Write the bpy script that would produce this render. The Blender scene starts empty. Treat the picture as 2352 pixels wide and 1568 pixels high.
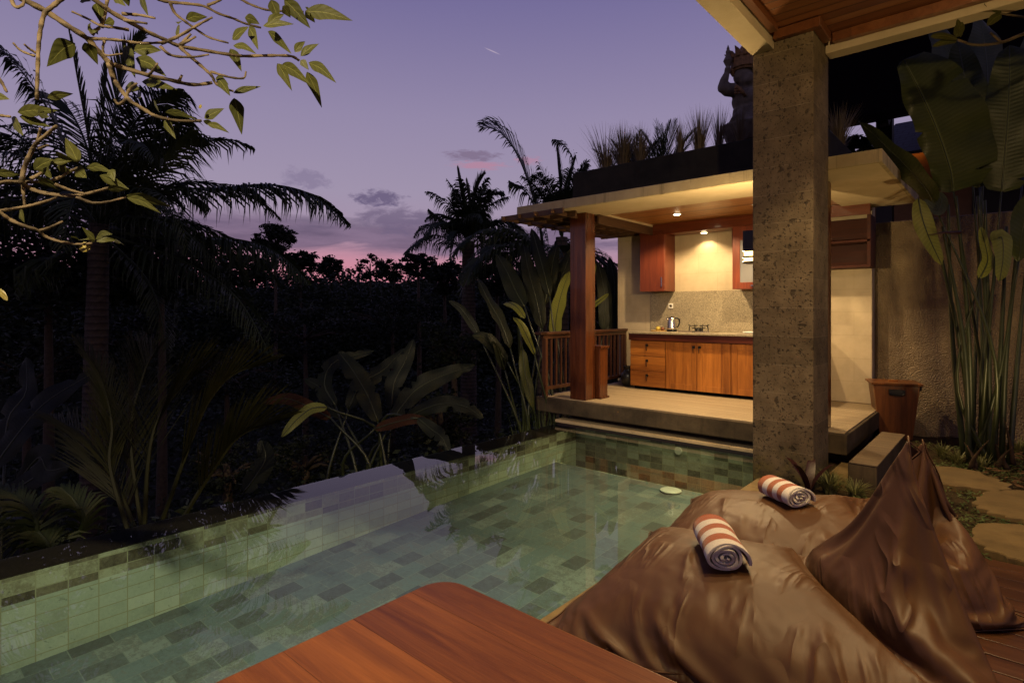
import bpy, math, random
import numpy as np
from mathutils import Vector
sc = bpy.context.scene
COL = sc.collection
R = random.Random(7)
rad = math.radians
# ---------------------------------------------------------------- camera frame
AZ = rad(41.38); CH = 1.55; FPX = 1306.67; HY = 717.0
SA, CA = math.sin(AZ), math.cos(AZ)

def at(px, py, t):
    """point seen at (px, py) of the 2352 px wide photograph, t metres ahead"""
    u = (px - 1176) / FPX; v = (HY - py) / FPX
    return Vector(((-SA + u * CA) * t, (CA + u * SA) * t, CH + v * t))

def atz(px, py, z):
    return at(px, py, (z - CH) * FPX / (HY - py))

# ---------------------------------------------------------------- mesh helper
class MB:
    def __init__(s): s.v = []; s.f = []; s.uv = []; s.mi = []; s.cur = 0
    def vert(s, p, uv=(0, 0)):
        s.v.append((p[0], p[1], p[2])); s.uv.append(uv); return len(s.v) - 1
    def face(s, *i): s.f.append(tuple(i)); s.mi.append(s.cur)
    def box(s, x0, x1, y0, y1, z0, z1):
        b = len(s.v)
        for z in (z0, z1):
            for x, y in ((x0, y0), (x1, y0), (x1, y1), (x0, y1)): s.vert((x, y, z))
        for q in ((0, 3, 2, 1), (4, 5, 6, 7), (0, 1, 5, 4), (1, 2, 6, 5), (2, 3, 7, 6), (3, 0, 4, 7)):
            s.face(*[b + k for k in q])
        return s
    def obox(s, c, ax, ay, az):
        """oriented box: centre and three half-axis vectors"""
        b = len(s.v); c = Vector(c); ax = Vector(ax); ay = Vector(ay); az = Vector(az)
        for k in (-1, 1):
            for i, j in ((-1, -1), (1, -1), (1, 1), (-1, 1)): s.vert(c + ax * i + ay * j + az * k)
        for q in ((0, 3, 2, 1), (4, 5, 6, 7), (0, 1, 5, 4), (1, 2, 6, 5), (2, 3, 7, 6), (3, 0, 4, 7)):
            s.face(*[b + k for k in q])
        return s
    def bar(s, p, q, w, h=None):
        p = Vector(p); q = Vector(q); d = (q - p).normalized()
        up = Vector((0, 0, 1)) if abs(d.z) < .95 else Vector((0, 1, 0))
        a = d.cross(up).normalized(); b = a.cross(d)
        return s.obox((p + q) / 2, (q - p) / 2, a * w / 2, b * (h or w) / 2)
    def prism(s, poly, z0, z1):
        n = len(poly); b = len(s.v)
        for z in (z0, z1):
            for x, y in poly: s.vert((x, y, z))
        s.face(*[b + k for k in range(n - 1, -1, -1)]); s.face(*[b + n + k for k in range(n)])
        for k in range(n):
            j = (k + 1) % n; s.face(b + k, b + j, b + n + j, b + n + k)
        return s
    def tube(s, pts, rs, n=8, cap=True, knob=0):
        pts = [Vector(p) for p in pts]
        if not hasattr(rs, '__len__'): rs = [rs] * len(pts)
        b = len(s.v); prev = None
        for i, p in enumerate(pts):
            d = (pts[min(i + 1, len(pts) - 1)] - pts[max(i - 1, 0)])
            d = d.normalized() if d.length > 1e-9 else Vector((0, 0, 1))
            if prev is None:
                a = d.cross(Vector((0, 0, 1)) if abs(d.z) < .9 else Vector((1, 0, 0))).normalized()
            else:
                a = (prev - d * prev.dot(d)).normalized()
            prev = a; c = d.cross(a)
            for k in range(n):
                t = 2 * math.pi * k / n
                r = rs[i] * (1 + knob * R.uniform(-1, 1))
                s.vert(p + a * math.cos(t) * r + c * math.sin(t) * r, (k / n, i))
        for i in range(len(pts) - 1):
            for k in range(n):
                j = (k + 1) % n
                s.face(b + i * n + k, b + i * n + j, b + (i + 1) * n + j, b + (i + 1) * n + k)
        if cap:
            s.face(*[b + k for k in range(n - 1, -1, -1)])
            e = b + (len(pts) - 1) * n; s.face(*[e + k for k in range(n)])
        return s
    def lathe(s, c, prof, n=24, sx=1, sy=1):
        """prof: (radius, z) from bottom to top"""
        b = len(s.v); c = Vector(c)
        for r, z in prof:
            for k in range(n):
                t = 2 * math.pi * k / n
                s.vert((c.x + r * sx * math.cos(t), c.y + r * sy * math.sin(t), c.z + z))
        for i in range(len(prof) - 1):
            for k in range(n):
                j = (k + 1) % n
                s.face(b + i * n + k, b + i * n + j, b + (i + 1) * n + j, b + (i + 1) * n + k)
        s.face(*[b + k for k in range(n - 1, -1, -1)])
        e = b + (len(prof) - 1) * n; s.face(*[e + k for k in range(n)])
        return s
    def ball(s, c, r, rx=1, ry=1, rz=1, n=12, m=8):
        prof = [(max(1e-4, r * math.sin(math.pi * i / m)), -r * rz * math.cos(math.pi * i / m)) for i in range(m + 1)]
        return s.lathe(c, prof, n, rx, ry)
    def build(s, name, mat, parent=None, smooth=False, bevel=0, seg=2, auto=None):
        me = bpy.data.meshes.new(name)
        off = Vector((0, 0, 0))
        p = parent
        while p is not None: off += p.location; p = p.parent
        va = np.array(s.v, dtype=np.float32).reshape(-1, 3) - np.array(off, dtype=np.float32)
        me.from_pydata(va.tolist(), [], s.f)
        if any(u != (0, 0) for u in s.uv[:50]) or any(u != (0, 0) for u in s.uv[-50:]):
            ul = me.uv_layers.new(name='UVMap')
            li = np.zeros(len(me.loops), dtype=np.int32); me.loops.foreach_get('vertex_index', li)
            ul.data.foreach_set('uv', np.array(s.uv, dtype=np.float32)[li].ravel())
        mats = mat if isinstance(mat, (list, tuple)) else [mat]
        for m in mats: me.materials.append(m)
        if len(mats) > 1: me.polygons.foreach_set('material_index', np.array(s.mi, dtype=np.int32))
        if smooth: me.polygons.foreach_set('use_smooth', np.ones(len(me.polygons), dtype=bool))
        me.update()
        o = bpy.data.objects.new(name, me); COL.objects.link(o)
        if parent is not None: o.parent = parent
        if bevel:
            m = o.modifiers.new('bevel', 'BEVEL'); m.width = bevel; m.segments = seg; m.limit_method = 'ANGLE'
        return o

def thing(name, label, cat, loc=(0, 0, 0), group=None):
    o = bpy.data.objects.new(name, None); COL.objects.link(o); o.location = loc
    o.empty_display_size = .1
    return tag(o, label, cat, group)
def tag(o, label, cat, group=None):
    o['label'] = label; o['category'] = cat
    if group: o['group'] = group
    return o
def kind(o, k): o['kind'] = k; return o
def bx(name, b, mat, parent=None, bevel=.004, **k):
    return MB().box(*b).build(name, mat, parent, bevel=bevel, **k)

# ---------------------------------------------------------------- materials
def lin(c):
    """sRGB 0-255 -> linear"""
    return tuple(((x / 255) / 12.92 if x / 255 <= .04045 else ((x / 255 + .055) / 1.055) ** 2.4) for x in c) + (1,)
class NT:
    def __init__(s, name):
        s.m = bpy.data.materials.new(name); s.m.use_nodes = True
        s.t = s.m.node_tree; s.n = s.t.nodes; s.b = s.n['Principled BSDF']; s.out = s.n['Material Output']
        s.c = s.n.new('ShaderNodeTexCoord')
    def add(s, typ, **k):
        x = s.n.new('ShaderNode' + typ)
        for a, b in k.items():
            if a.startswith('i_'):
                x.inputs[int(a[2:]) if a[2:].isdigit() else a[2:].replace('_', ' ')].default_value = b
            else: setattr(x, a, b)
        return x
    def link(s, a, b): s.t.links.new(a, b)
    def mapping(s, scale=(1, 1, 1), loc=(0, 0, 0), rot=(0, 0, 0), src=None):
        mp = s.add('Mapping'); mp.inputs['Scale'].default_value = scale; mp.inputs['Location'].default_value = loc
        mp.inputs['Rotation'].default_value = rot
        s.link(src or s.c.outputs['Object'], mp.inputs[0]); return mp.outputs[0]
    def noise(s, vec=None, scale=5, detail=4, rough=.55, dist=0):
        x = s.add('TexNoise'); x.inputs['Scale'].default_value = scale; x.inputs['Detail'].default_value = detail
        x.inputs['Roughness'].default_value = rough; x.inputs['Distortion'].default_value = dist
        s.link(vec or s.c.outputs['Object'], x.inputs['Vector']); return x.outputs['Fac']
    def ramp(s, fac, stops, interp='LINEAR'):
        x = s.add('ValToRGB'); x.color_ramp.interpolation = interp
        e = x.color_ramp.elements
        while len(e) < len(stops): e.new(.5)
        for k, (p, c) in enumerate(stops):
            e[k].position = p; e[k].color = c if len(c) == 4 else tuple(c) + (1,)
        s.link(fac, x.inputs[0]); return x.outputs[0]
    def math(s, op, a, b=None, c=None, clamp=False):
        x = s.add('Math', operation=op, use_clamp=clamp)
        for k, q in enumerate((a, b, c)):
            if q is None: continue
            if isinstance(q, (int, float)): x.inputs[k].default_value = q
            else: s.link(q, x.inputs[k])
        return x.outputs[0]
    def mix(s, fac, a, b, typ='MIX'):
        x = s.add('MixRGB', blend_type=typ)
        for k, q in enumerate((fac, a, b)):
            if isinstance(q, (int, float)): x.inputs[k].default_value = q
            elif isinstance(q, tuple): x.inputs[k].default_value = q if len(q) == 4 else q + (1,)
            else: s.link(q, x.inputs[k])
        return x.outputs[0]
    def sep(s, v=None):
        x = s.add('SeparateXYZ'); s.link(v or s.c.outputs['Object'], x.inputs[0]); return x.outputs
    def comb(s, x, y, z):
        n = s.add('CombineXYZ')
        for k, q in enumerate((x, y, z)):
            if isinstance(q, (int, float)): n.inputs[k].default_value = q
            else: s.link(q, n.inputs[k])
        return n.outputs[0]
    def bump(s, h, strength=.3, dist=.01, nrm=None):
        x = s.add('Bump'); x.inputs['Strength'].default_value = strength; x.inputs['Distance'].default_value = dist
        s.link(h, x.inputs['Height'])
        if nrm is not None: s.link(nrm, x.inputs['Normal'])
        s.link(x.outputs[0], s.b.inputs['Normal']); return x.outputs[0]
    def fin(s, col=None, rough=None, spec=None, metal=None, coat=None, sheen=None):
        for nm, q in (('Base Color', col), ('Roughness', rough), ('Specular IOR Level', spec), ('Metallic', metal), ('Coat Weight', coat), ('Sheen Weight', sheen)):
            if q is None: continue
            if isinstance(q, (int, float)): s.b.inputs[nm].default_value = q
            elif isinstance(q, tuple): s.b.inputs[nm].default_value = q if len(q) == 4 else q + (1,)
            else: s.link(q, s.b.inputs[nm])
        return s.m

def flat(name, col, rough=.6, spec=.4, metal=0, var=.12, scale=9, bump=0):
    t = NT(name); n = t.noise(scale=scale, detail=5)
    c = t.ramp(n, [(.25, tuple(x * (1 - var) for x in col)), (.75, tuple(x * (1 + var) for x in col))])
    if bump: t.bump(t.noise(scale=scale * 6, detail=6), bump, .005)
    return t.fin(c, rough, spec, metal)

def wood(name, dark, light, along=0, across=1, width=.12, rough=.45, gap=.0, coat=0, grain=1.0, var=.35, groove=0):
    """boards: grain runs along one axis, boards follow each other on another"""
    t = NT(name); x = t.sep(); a = x[along]; b = x[across]; c = x[3 - along - across]
    idx = t.math('FLOOR', t.math('DIVIDE', t.math('ADD', b, 50.0), width))
    wn = t.add('TexWhiteNoise', noise_dimensions='1D'); t.link(idx, wn.inputs['W'])
    off = t.math('MULTIPLY', wn.outputs[0], 37.0)
    vec = t.comb(t.math('ADD', t.math('MULTIPLY', a, 1.6 * grain), off), t.math('MULTIPLY', b, 22 * grain), t.math('MULTIPLY', c, 22 * grain))
    n1 = t.noise(vec, 1.0, 6, .6, .6)
    vec2 = t.comb(t.math('ADD', t.math('MULTIPLY', a, .5), off), t.math('MULTIPLY', b, 5), t.math('MULTIPLY', c, 5))
    n2 = t.noise(vec2, 1.0, 4, .6, 1.5)
    f = t.math('ADD', t.math('MULTIPLY', n1, .55), t.math('MULTIPLY', n2, .45))
    f = t.math('ADD', f, t.math('MULTIPLY', t.math('SUBTRACT', wn.outputs[0], .5), var))
    mid = tuple((p + q) / 2 for p, q in zip(dark, light))
    col = t.ramp(f, [(.3, dark), (.5, mid), (.68, light)])
    fine = t.noise(t.comb(t.math('MULTIPLY', a, 6.0), t.math('MULTIPLY', b, 160.0), t.math('MULTIPLY', c, 160.0)), 1.0, 3, .6)
    col = t.mix(.25, col, t.ramp(fine, [(.3, (.45, .45, .45)), (.6, (1, 1, 1))]), 'MULTIPLY')
    h = t.math('ADD', t.math('MULTIPLY', n1, .3), t.math('MULTIPLY', fine, .5))
    if groove:
        fr = t.math('FRACT', t.math('DIVIDE', t.math('ADD', b, 50.0), width))
        e = t.math('ABSOLUTE', t.math('SUBTRACT', fr, .5))
        g = t.ramp(e, [(.5 - groove, (0, 0, 0)), (.5 - groove * .4, (1, 1, 1))])
        col = t.mix(g, col, tuple(q * .18 for q in dark))
        h = t.math('SUBTRACT', h, t.math('MULTIPLY', g, 3.0))
    t.bump(h, .25, .004)
    r = t.math('ADD', t.math('MULTIPLY', n2, .25), rough - .12)
    return t.fin(col, r, .45, coat=coat)

M = {}
M['teak'] = wood('teak', (.17, .052, .008), (.48, .18, .028), along=0, across=2, width=.4, rough=.36, coat=.1)
M['teak_up'] = wood('teak_upright', (.17, .052, .008), (.48, .18, .028), along=2, across=0, width=.17, rough=.36, coat=.1, var=.2)
M['redwood'] = wood('red_timber', (.045, .010, .004), (.13, .030, .011), along=2, across=0, width=.5, rough=.28, coat=.3)
M['redwood_h'] = wood('red_timber_level', (.045, .010, .004), (.13, .030, .011), along=0, across=2, width=.5, rough=.3, coat=.2)
M['shelf'] = wood('dark_shelf_timber', (.040, .009, .005), (.10, .022, .010), along=0, across=2, width=.5, rough=.75)
M['post'] = wood('post_timber', (.06, .016, .005), (.19, .055, .016), along=2, across=0, width=.5, rough=.28, coat=.25)
M['bin'] = wood('bin_timber', (.095, .030, .008), (.27, .095, .022), along=2, across=0, width=.11, rough=.4)
M['veneer'] = wood('red_veneer', (.10, .022, .010), (.20, .048, .02), along=2, across=0, width=.6, rough=.35, grain=1.6)
M['ceiling'] = wood('ceiling_timber', (.20, .075, .018), (.46, .20, .055), along=0, across=1, width=.07, rough=.38, groove=.14, coat=.1)
M['porch_ceiling'] = wood('porch_ceiling_timber', (.14, .045, .014), (.27, .10, .032), along=0, across=1, width=.125, rough=.36, groove=.06, coat=.25)
M['trim'] = wood('trim_timber', (.10, .030, .010), (.20, .07, .022), along=1, across=0, width=.3, rough=.35, coat=.2)
M['deck'] = wood('deck_timber', (.030, .011, .0045), (.078, .031, .012), along=0, across=1, width=.146, rough=.34, var=.3)
M['kdeck'] = wood('pale_deck', (.30, .225, .13), (.46, .36, .225), along=0, across=1, width=.045, rough=.6, groove=.13, var=.22)
M['tread'] = wood('brown_tread', (.13, .09, .05), (.25, .18, .105), along=0, across=1, width=.045, rough=.6, groove=.10, var=.15)
M['table'] = wood('table_timber', (.058, .017, .006), (.21, .075, .020), along=0, across=1, width=.19, rough=.38, coat=.0, var=.12, groove=.004, grain=.8)
M['table'].node_tree.nodes['Principled BSDF'].inputs['Specular IOR Level'].default_value = .22
M['rail'] = wood('rail_timber', (.035, .012, .006), (.09, .032, .014), along=2, across=1, width=.3, rough=.4)
M['lattice'] = wood('lattice_timber', (.035, .016, .008), (.095, .045, .019), along=1, across=0, width=.3, rough=.6)
M['black'] = flat('black_plastic', (.006, .006, .006), .35)
M['iron'] = flat('black_iron', (.012, .011, .01), .4, .5, .6)
M['steel'] = flat('brushed_steel', (.62, .58, .52), .24, .5, 1, .05, 40)
M['white_plastic'] = flat('white_plastic', (.75, .74, .70), .35, .5, 0, .03)
M['ceramic'] = flat('dark_ceramic', (.016, .015, .014), .3)
M['dark'] = flat('dark_gap', (.004, .003, .003), .95, 0)

def concrete(name, a, b, streak=.5, stain=(.05, .05, .03), rough=.85, ztop=None):
    t = NT(name); n = t.noise(scale=3.2, detail=8, rough=.65)
    col = t.ramp(n, [(.3, a), (.7, b)])
    st = t.noise(t.mapping((9, 9, .8)), 1.0, 6, .7, .8)
    col = t.mix(t.ramp(st, [(.55, (0, 0, 0)), (.72, (streak,) * 3)]), col, stain)
    t.bump(t.noise(scale=55, detail=7), .35, .006)
    return t.fin(col, rough, .25)
M['soffit'] = concrete('cream_render', (.42, .34, .21), (.50, .41, .27), .06, (.3, .22, .12), .8)
M['fascia'] = concrete('stained_fascia', (.27, .215, .12), (.40, .33, .20), .75, (.06, .045, .02))
M['slab'] = concrete('weathered_slab', (.035, .026, .016), (.10, .072, .042), .6, (.02, .016, .01))
M['planter'] = concrete('black_mossy_concrete', (.006, .006, .005), (.022, .02, .015), .5, (.004, .004, .003))
def limestone(name, a, b, tw, th, mort):
    t = NT(name); x = t.sep()
    vec = t.comb(t.math('ADD', x[0], x[1]), x[2], 0.0)
    br = t.add('TexBrick'); br.offset = .5
    for nm, q in (('Color1', a), ('Color2', b), ('Mortar', mort)): br.inputs[nm].default_value = q + (1,)
    br.inputs['Scale'].default_value = 1; br.inputs['Brick Width'].default_value = tw; br.inputs['Row Height'].default_value = th
    br.inputs['Mortar Size'].default_value = .0025; br.inputs['Bias'].default_value = -.2
    t.link(vec, br.inputs['Vector'])
    n = t.noise(scale=2.6, detail=8, rough=.65)
    col = t.mix(1, br.outputs[0], t.ramp(n, [(.3, (.78, .76, .72)), (.7, (1.08, 1.06, 1.04))]), 'MULTIPLY')
    t.bump(t.noise(scale=40, detail=6), .15, .004)
    return t.fin(col, .7, .3)
M['limestone'] = limestone('cream_limestone', (.50, .42, .29), (.45, .385, .27), .62, .31, (.40, .33, .22))
def granite():
    t = NT('speckled_granite'); v = t.add('TexVoronoi'); v.inputs['Scale'].default_value = 150
    t.link(t.c.outputs['Object'], v.inputs['Vector'])
    s = t.sep(v.outputs['Color'])
    col = t.ramp(s[0], [(.0, (.15, .125, .085)), (.3, (.22, .185, .125)), (.65, (.33, .285, .195)), (1, (.42, .37, .265))])
    return t.fin(col, .38, .45)
M['granite'] = granite()
def stucco():
    t = NT('pebbled_stucco'); n = t.noise(scale=1.5, detail=6, rough=.6)
    col = t.ramp(n, [(.3, (.11, .075, .040)), (.55, (.20, .145, .08)), (.75, (.25, .185, .105))])
    damp = t.noise(t.mapping((1.6, 1.6, .35)), 1.0, 5, .6, .4)
    col = t.mix(t.ramp(damp, [(.52, (0, 0, 0)), (.68, (.75, .75, .75))]), col, (.045, .032, .018))
    v = t.add('TexVoronoi'); v.inputs['Scale'].default_value = 60; t.link(t.c.outputs['Object'], v.inputs['Vector'])
    h = t.math('ADD', t.math('MULTIPLY', v.outputs['Distance'], -1.0), t.math('MULTIPLY', t.noise(scale=22, detail=4), .8))
    t.bump(h, .9, .012)
    return t.fin(col, .55, .45)
M['stucco'] = stucco()
def paras():
    t = NT('pitted_volcanic_stone'); n = t.noise(scale=5, detail=8, rough=.65)
    col = t.ramp(n, [(.28, (.080, .058, .034)), (.55, (.142, .106, .063)), (.78, (.195, .150, .09))])
    x = t.sep()
    # block courses: 0.245 m, each with its own tone, pale thin joint
    k = t.math('DIVIDE', t.math('ADD', x[2], t.math('MULTIPLY', x[0], .01)), .262)
    wn = t.add('TexWhiteNoise', noise_dimensions='1D'); t.link(t.math('FLOOR', k), wn.inputs['W'])
    tone = t.math('ADD', .82, t.math('MULTIPLY', wn.outputs[0], .3))
    col = t.mix(1, col, t.comb(tone, tone, tone), 'MULTIPLY')
    fr = t.math('FRACT', k)
    j = t.ramp(fr, [(.0, (1, 1, 1)), (.012, (1, 1, 1)), (.02, (0, 0, 0))])
    jn = t.noise(scale=9, detail=3)
    col = t.mix(t.math('MULTIPLY', t.math('MULTIPLY', j, jn), .75), col, (.30, .25, .17))
    hs = []
    for sc_, lo, hi, th in ((9, .09, .15, .60), (22, .12, .2, .42), (52, .15, .24, .34)):
        w = t.add('TexVoronoi'); w.inputs['Scale'].default_value = sc_; w.inputs['Randomness'].default_value = 1
        dn = t.add('VectorMath', operation='ADD')
        nz = t.add('TexNoise'); nz.inputs['Scale'].default_value = sc_ * 1.6; t.link(t.c.outputs['Object'], nz.inputs['Vector'])
        ms = t.add('VectorMath', operation='SCALE'); ms.inputs['Scale'].default_value = .9 / sc_; t.link(nz.outputs['Color'], ms.inputs[0])
        t.link(t.mapping((1, 1, .9)), dn.inputs[0]); t.link(ms.outputs[0], dn.inputs[1]); t.link(dn.outputs[0], w.inputs['Vector'])
        s = t.sep(w.outputs['Color'])
        pit = t.math('MULTIPLY', t.ramp(w.outputs['Distance'], [(lo + .06, (1, 1, 1)), (hi + .1, (0, 0, 0))]), t.math('GREATER_THAN', s[0], th))
        hs.append(pit)
        col = t.mix(t.math('MULTIPLY', pit, .66), col, (.026, .019, .012))
    # speckle of pale grains
    g = t.noise(scale=130, detail=2)
    col = t.mix(t.ramp(g, [(.62, (0, 0, 0)), (.75, (.4, .4, .4))]), col, (.30, .25, .17))
    # moss near the foot
    mz = t.math('SUBTRACT', t.math('ADD', .52, t.math('MULTIPLY', t.noise(scale=6, detail=5), -.45)), t.math('MULTIPLY', x[2], .70))
    mo = t.ramp(mz, [(.10, (0, 0, 0)), (.30, (1, 1, 1))])
    moc = t.ramp(t.noise(scale=14, detail=5), [(.38, (.012, .011, .007)), (.6, (.09, .075, .02))])
    col = t.mix(t.math('MULTIPLY', mo, .8), col, moc)
    h = t.math('ADD', t.math('MULTIPLY', t.noise(scale=70, detail=5), .4), t.math('MULTIPLY', t.math('ADD', t.math('ADD', hs[0], hs[1]), hs[2]), -1.2))
    t.bump(h, .6, .008)
    return t.fin(col, .85, .25)
M['paras'] = paras()

def pooltile(name, ax, ay, w, h, offs, cols, top=None, joint=1.0):
    """stone tile: each tile takes its own tone"""
    t = NT(name); x = t.sep()
    a, b = x[ax], x[ay]
    vec = t.comb(a, b, 0.0)
    br = t.add('TexBrick'); br.offset = offs; br.offset_frequency = 2
    br.inputs['Color1'].default_value = (0, 0, 0, 1); br.inputs['Color2'].default_value = (1, 1, 1, 1); br.inputs['Mortar'].default_value = (.5, .5, .5, 1)
    for nm, q in (('Scale', 1), ('Brick Width', w), ('Row Height', h), ('Mortar Size', .0034), ('Bias', 0)): br.inputs[nm].default_value = q
    t.link(vec, br.inputs['Vector'])
    tone = t.sep(br.outputs[0])[0]
    n = t.noise(scale=16, detail=8, rough=.7)
    n2 = t.noise(scale=60, detail=5, rough=.7)
    f = t.math('ADD', t.math('ADD', tone, t.math('MULTIPLY', t.math('SUBTRACT', n, .5), 1.0)), t.math('MULTIPLY', t.math('SUBTRACT', n2, .5), .8))
    col = t.ramp(f, cols)
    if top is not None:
        z0, shade_cols = top
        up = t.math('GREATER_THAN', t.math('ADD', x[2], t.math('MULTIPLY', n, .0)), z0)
        col = t.mix(up, col, t.ramp(f, shade_cols))
    vein = t.ramp(t.noise(t.mapping((2, 9, 9), rot=(0, 0, .3)), 2.2, 7, .7, 1.2), [(.60, (0, 0, 0)), (.68, (.55, .55, .55))])
    col = t.mix(vein, col, (.05, .055, .035))
    col = t.mix(t.math('MULTIPLY', br.outputs['Fac'], joint), col, (.42, .40, .28))
    t.bump(t.math('ADD', n, t.math('MULTIPLY', n2, .5)), .25, .004)
    return t.fin(col, .5, .35)
G1 = [(.0, (.40, .43, .37)), (.25, (.47, .52, .44)), (.6, (.53, .58, .50)), (1, (.62, .66, .57))]
G2_shaded = [(.0, (.10, .08, .06)), (.35, (.22, .185, .14)), (.7, (.32, .29, .21)), (1, (.52, .52, .40))]  # browner ramp paints shade onto the side wall's upper courses
G3 = [(.0, (.092, .094, .100)), (.22, (.116, .128, .136)), (.42, (.132, .160, .175)), (.62, (.150, .190, .205)), (.8, (.148, .150, .150)), (1, (.215, .245, .245))]
M['tile_left'] = pooltile('green_stone_tile', 1, 2, .163, .083, 0, G1, (-.222, G2_shaded))
M['tile_far'] = pooltile('brown_stone_tile', 0, 2, .163, .083, 0, [(.0, (.13, .125, .105)), (.3, (.26, .25, .21)), (.65, (.38, .385, .32)), (1, (.52, .55, .46))])
M['tile_floor'] = pooltile('grey_green_stone_tile', 1, 0, .23, .165, .5, G3, joint=.16)
M['rim'] = flat('wet_black_stone', (.028, .018, .013), .3, .5, 0, .4, 40, .3)
M['coping'] = concrete('sandstone_coping', (.36, .28, .16), (.48, .38, .23), .2, (.12, .08, .04), .7)

def leafmat(name, c0, c1, trans=.25, rough=.4, vein=None, uv=True, spec=.4):
    t = NT(name)
    n = t.noise(scale=3.0, detail=5)
    oi = t.add('ObjectInfo')
    col = t.ramp(n, [(.3, c0), (.7, c1)])
    if vein:
        u = t.sep(t.c.outputs['UV'])
        av = t.math('ABSOLUTE', u[0])
        ph = t.math('ADD', t.math('MULTIPLY', u[1], vein), t.math('MULTIPLY', av, -vein * .05))
        w = t.math('SINE', ph)
        sm = t.ramp(w, [(.2, (.86, .86, .86)), (.9, (1.06, 1.06, 1.06))])
        col = t.mix(.8, col, sm, 'MULTIPLY')
        rib = t.ramp(av, [(.025, (1, 1, 1)), (.06, (0, 0, 0))])
        col = t.mix(t.math('MULTIPLY', rib, .8), col, tuple(min(.5, q * 2.2) for q in c1))
        t.bump(w, .12, .004)
    t.fin(col, rough, spec)
    tr = t.add('BsdfTranslucent'); t.link(col, tr.inputs[0])
    mx = t.add('MixShader'); mx.inputs[0].default_value = trans
    t.link(t.b.outputs[0], mx.inputs[1]); t.link(tr.outputs[0], mx.inputs[2]); t.link(mx.outputs[0], t.out.inputs[0])
    return t.m
M['palm'] = leafmat('palm_leaflet', (.014, .022, .009), (.030, .040, .016), .12, .5, spec=.2)
M['palm_warm'] = leafmat('young_palm_leaflet', (.020, .022, .008), (.038, .038, .012), .2, .5, spec=.15)
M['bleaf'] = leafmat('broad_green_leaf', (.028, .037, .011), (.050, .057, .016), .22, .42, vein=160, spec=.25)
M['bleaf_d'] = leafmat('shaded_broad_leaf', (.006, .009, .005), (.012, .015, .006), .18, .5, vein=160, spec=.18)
M['bleaf_y'] = leafmat('lit_yellow_broad_leaf', (.13, .15, .03), (.20, .21, .05), .3, .45, vein=160, spec=.25)  # lighter leaf copy: yellow leaves, and lamplight painted into the brighter ones
M['bleaf_r'] = leafmat('dry_brown_leaf', (.03, .012, .007), (.055, .024, .011), .2, .6, vein=120, spec=.1)
M['frangi'] = leafmat('frangipani_leaf', (.038, .041, .011), (.068, .068, .018), .2, .5, vein=140, spec=.12)
M['frangi_y'] = leafmat('yellow_frangipani_leaf', (.15, .12, .02), (.22, .17, .03), .25, .45, vein=140)
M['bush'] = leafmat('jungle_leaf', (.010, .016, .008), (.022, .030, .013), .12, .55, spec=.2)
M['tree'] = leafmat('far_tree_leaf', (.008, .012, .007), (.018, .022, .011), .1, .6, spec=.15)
M['grass'] = leafmat('blade_grass', (.10, .11, .035), (.24, .23, .09), .25, .5)
M['drygrass'] = leafmat('dry_roof_grass', (.08, .062, .034), (.20, .15, .085), .15, .6)
M['cover'] = leafmat('ground_cover_leaf', (.045, .075, .018), (.12, .15, .045), .25, .5)
M['litter'] = leafmat('fallen_leaf', (.06, .03, .012), (.16, .08, .03), .1, .7)
M['red_leaf'] = leafmat('dark_red_leaf', (.022, .007, .006), (.045, .013, .010), .15, .4)
def bark(name, a, b, ring=0):
    t = NT(name); n = t.noise(scale=12, detail=7, rough=.65)
    col = t.ramp(n, [(.3, a), (.7, b)])
    h = n
    if ring:
        x = t.sep(); w = t.math('SINE', t.math('ADD', t.math('MULTIPLY', x[2], ring), t.math('MULTIPLY', n, 2.5)))
        col = t.mix(t.ramp(w, [(.5, (0, 0, 0)), (.95, (.7, .7, .7))]), col, tuple(q * .35 for q in a))
        h = t.math('ADD', n, t.math('MULTIPLY', w, .6))
    t.bump(h, .6, .012)
    return t.fin(col, .85, .25)
M['palm_bark'] = bark('ringed_palm_bark', (.030, .022, .017), (.065, .048, .036), 52)
M['frangi_bark'] = bark('frangipani_bark', (.055, .038, .021), (.125, .092, .050), 90)
M['bark'] = bark('dark_bark', (.03, .022, .015), (.07, .05, .033))
M['stalk'] = flat('green_stalk', (.022, .028, .010), .4, .4, 0, .35, 4, .1)
M['stalk_dark'] = flat('sheathed_stalk', (.020, .026, .011), .45, .4, 0, .45, 5, .1)
M['husk'] = flat('dry_husk', (.045, .027, .015), .8, .2, 0, .5, 14, .3)
def emit(name, col, s):
    t = NT(name); t.b.inputs['Emission Color'].default_value = col + (1,); t.b.inputs['Emission Strength'].default_value = s
    return t.fin(col, .5)
M['lamp'] = emit('lamp_lens', (1, .78, .45), 14)
M['sconce_glow'] = emit('sconce_glass', (1, .62, .22), 5)
M['far_lamp'] = emit('orange_lamp_glass', (1, .36, .06), 3)
def groundmat(name, a, b, c, scale=4):
    t = NT(name); n = t.noise(scale=scale, detail=9, rough=.7)
    col = t.ramp(n, [(.3, a), (.5, b), (.72, c)])
    t.bump(t.noise(scale=scale * 8, detail=6), .7, .03)
    return t.fin(col, .95, .1)
M['soil'] = groundmat('garden_soil', (.018, .014, .008), (.040, .028, .014), (.075, .05, .025))
M['jungle_floor'] = groundmat('jungle_floor', (.008, .010, .005), (.016, .018, .009), (.03, .028, .014), 1.2)
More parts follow.
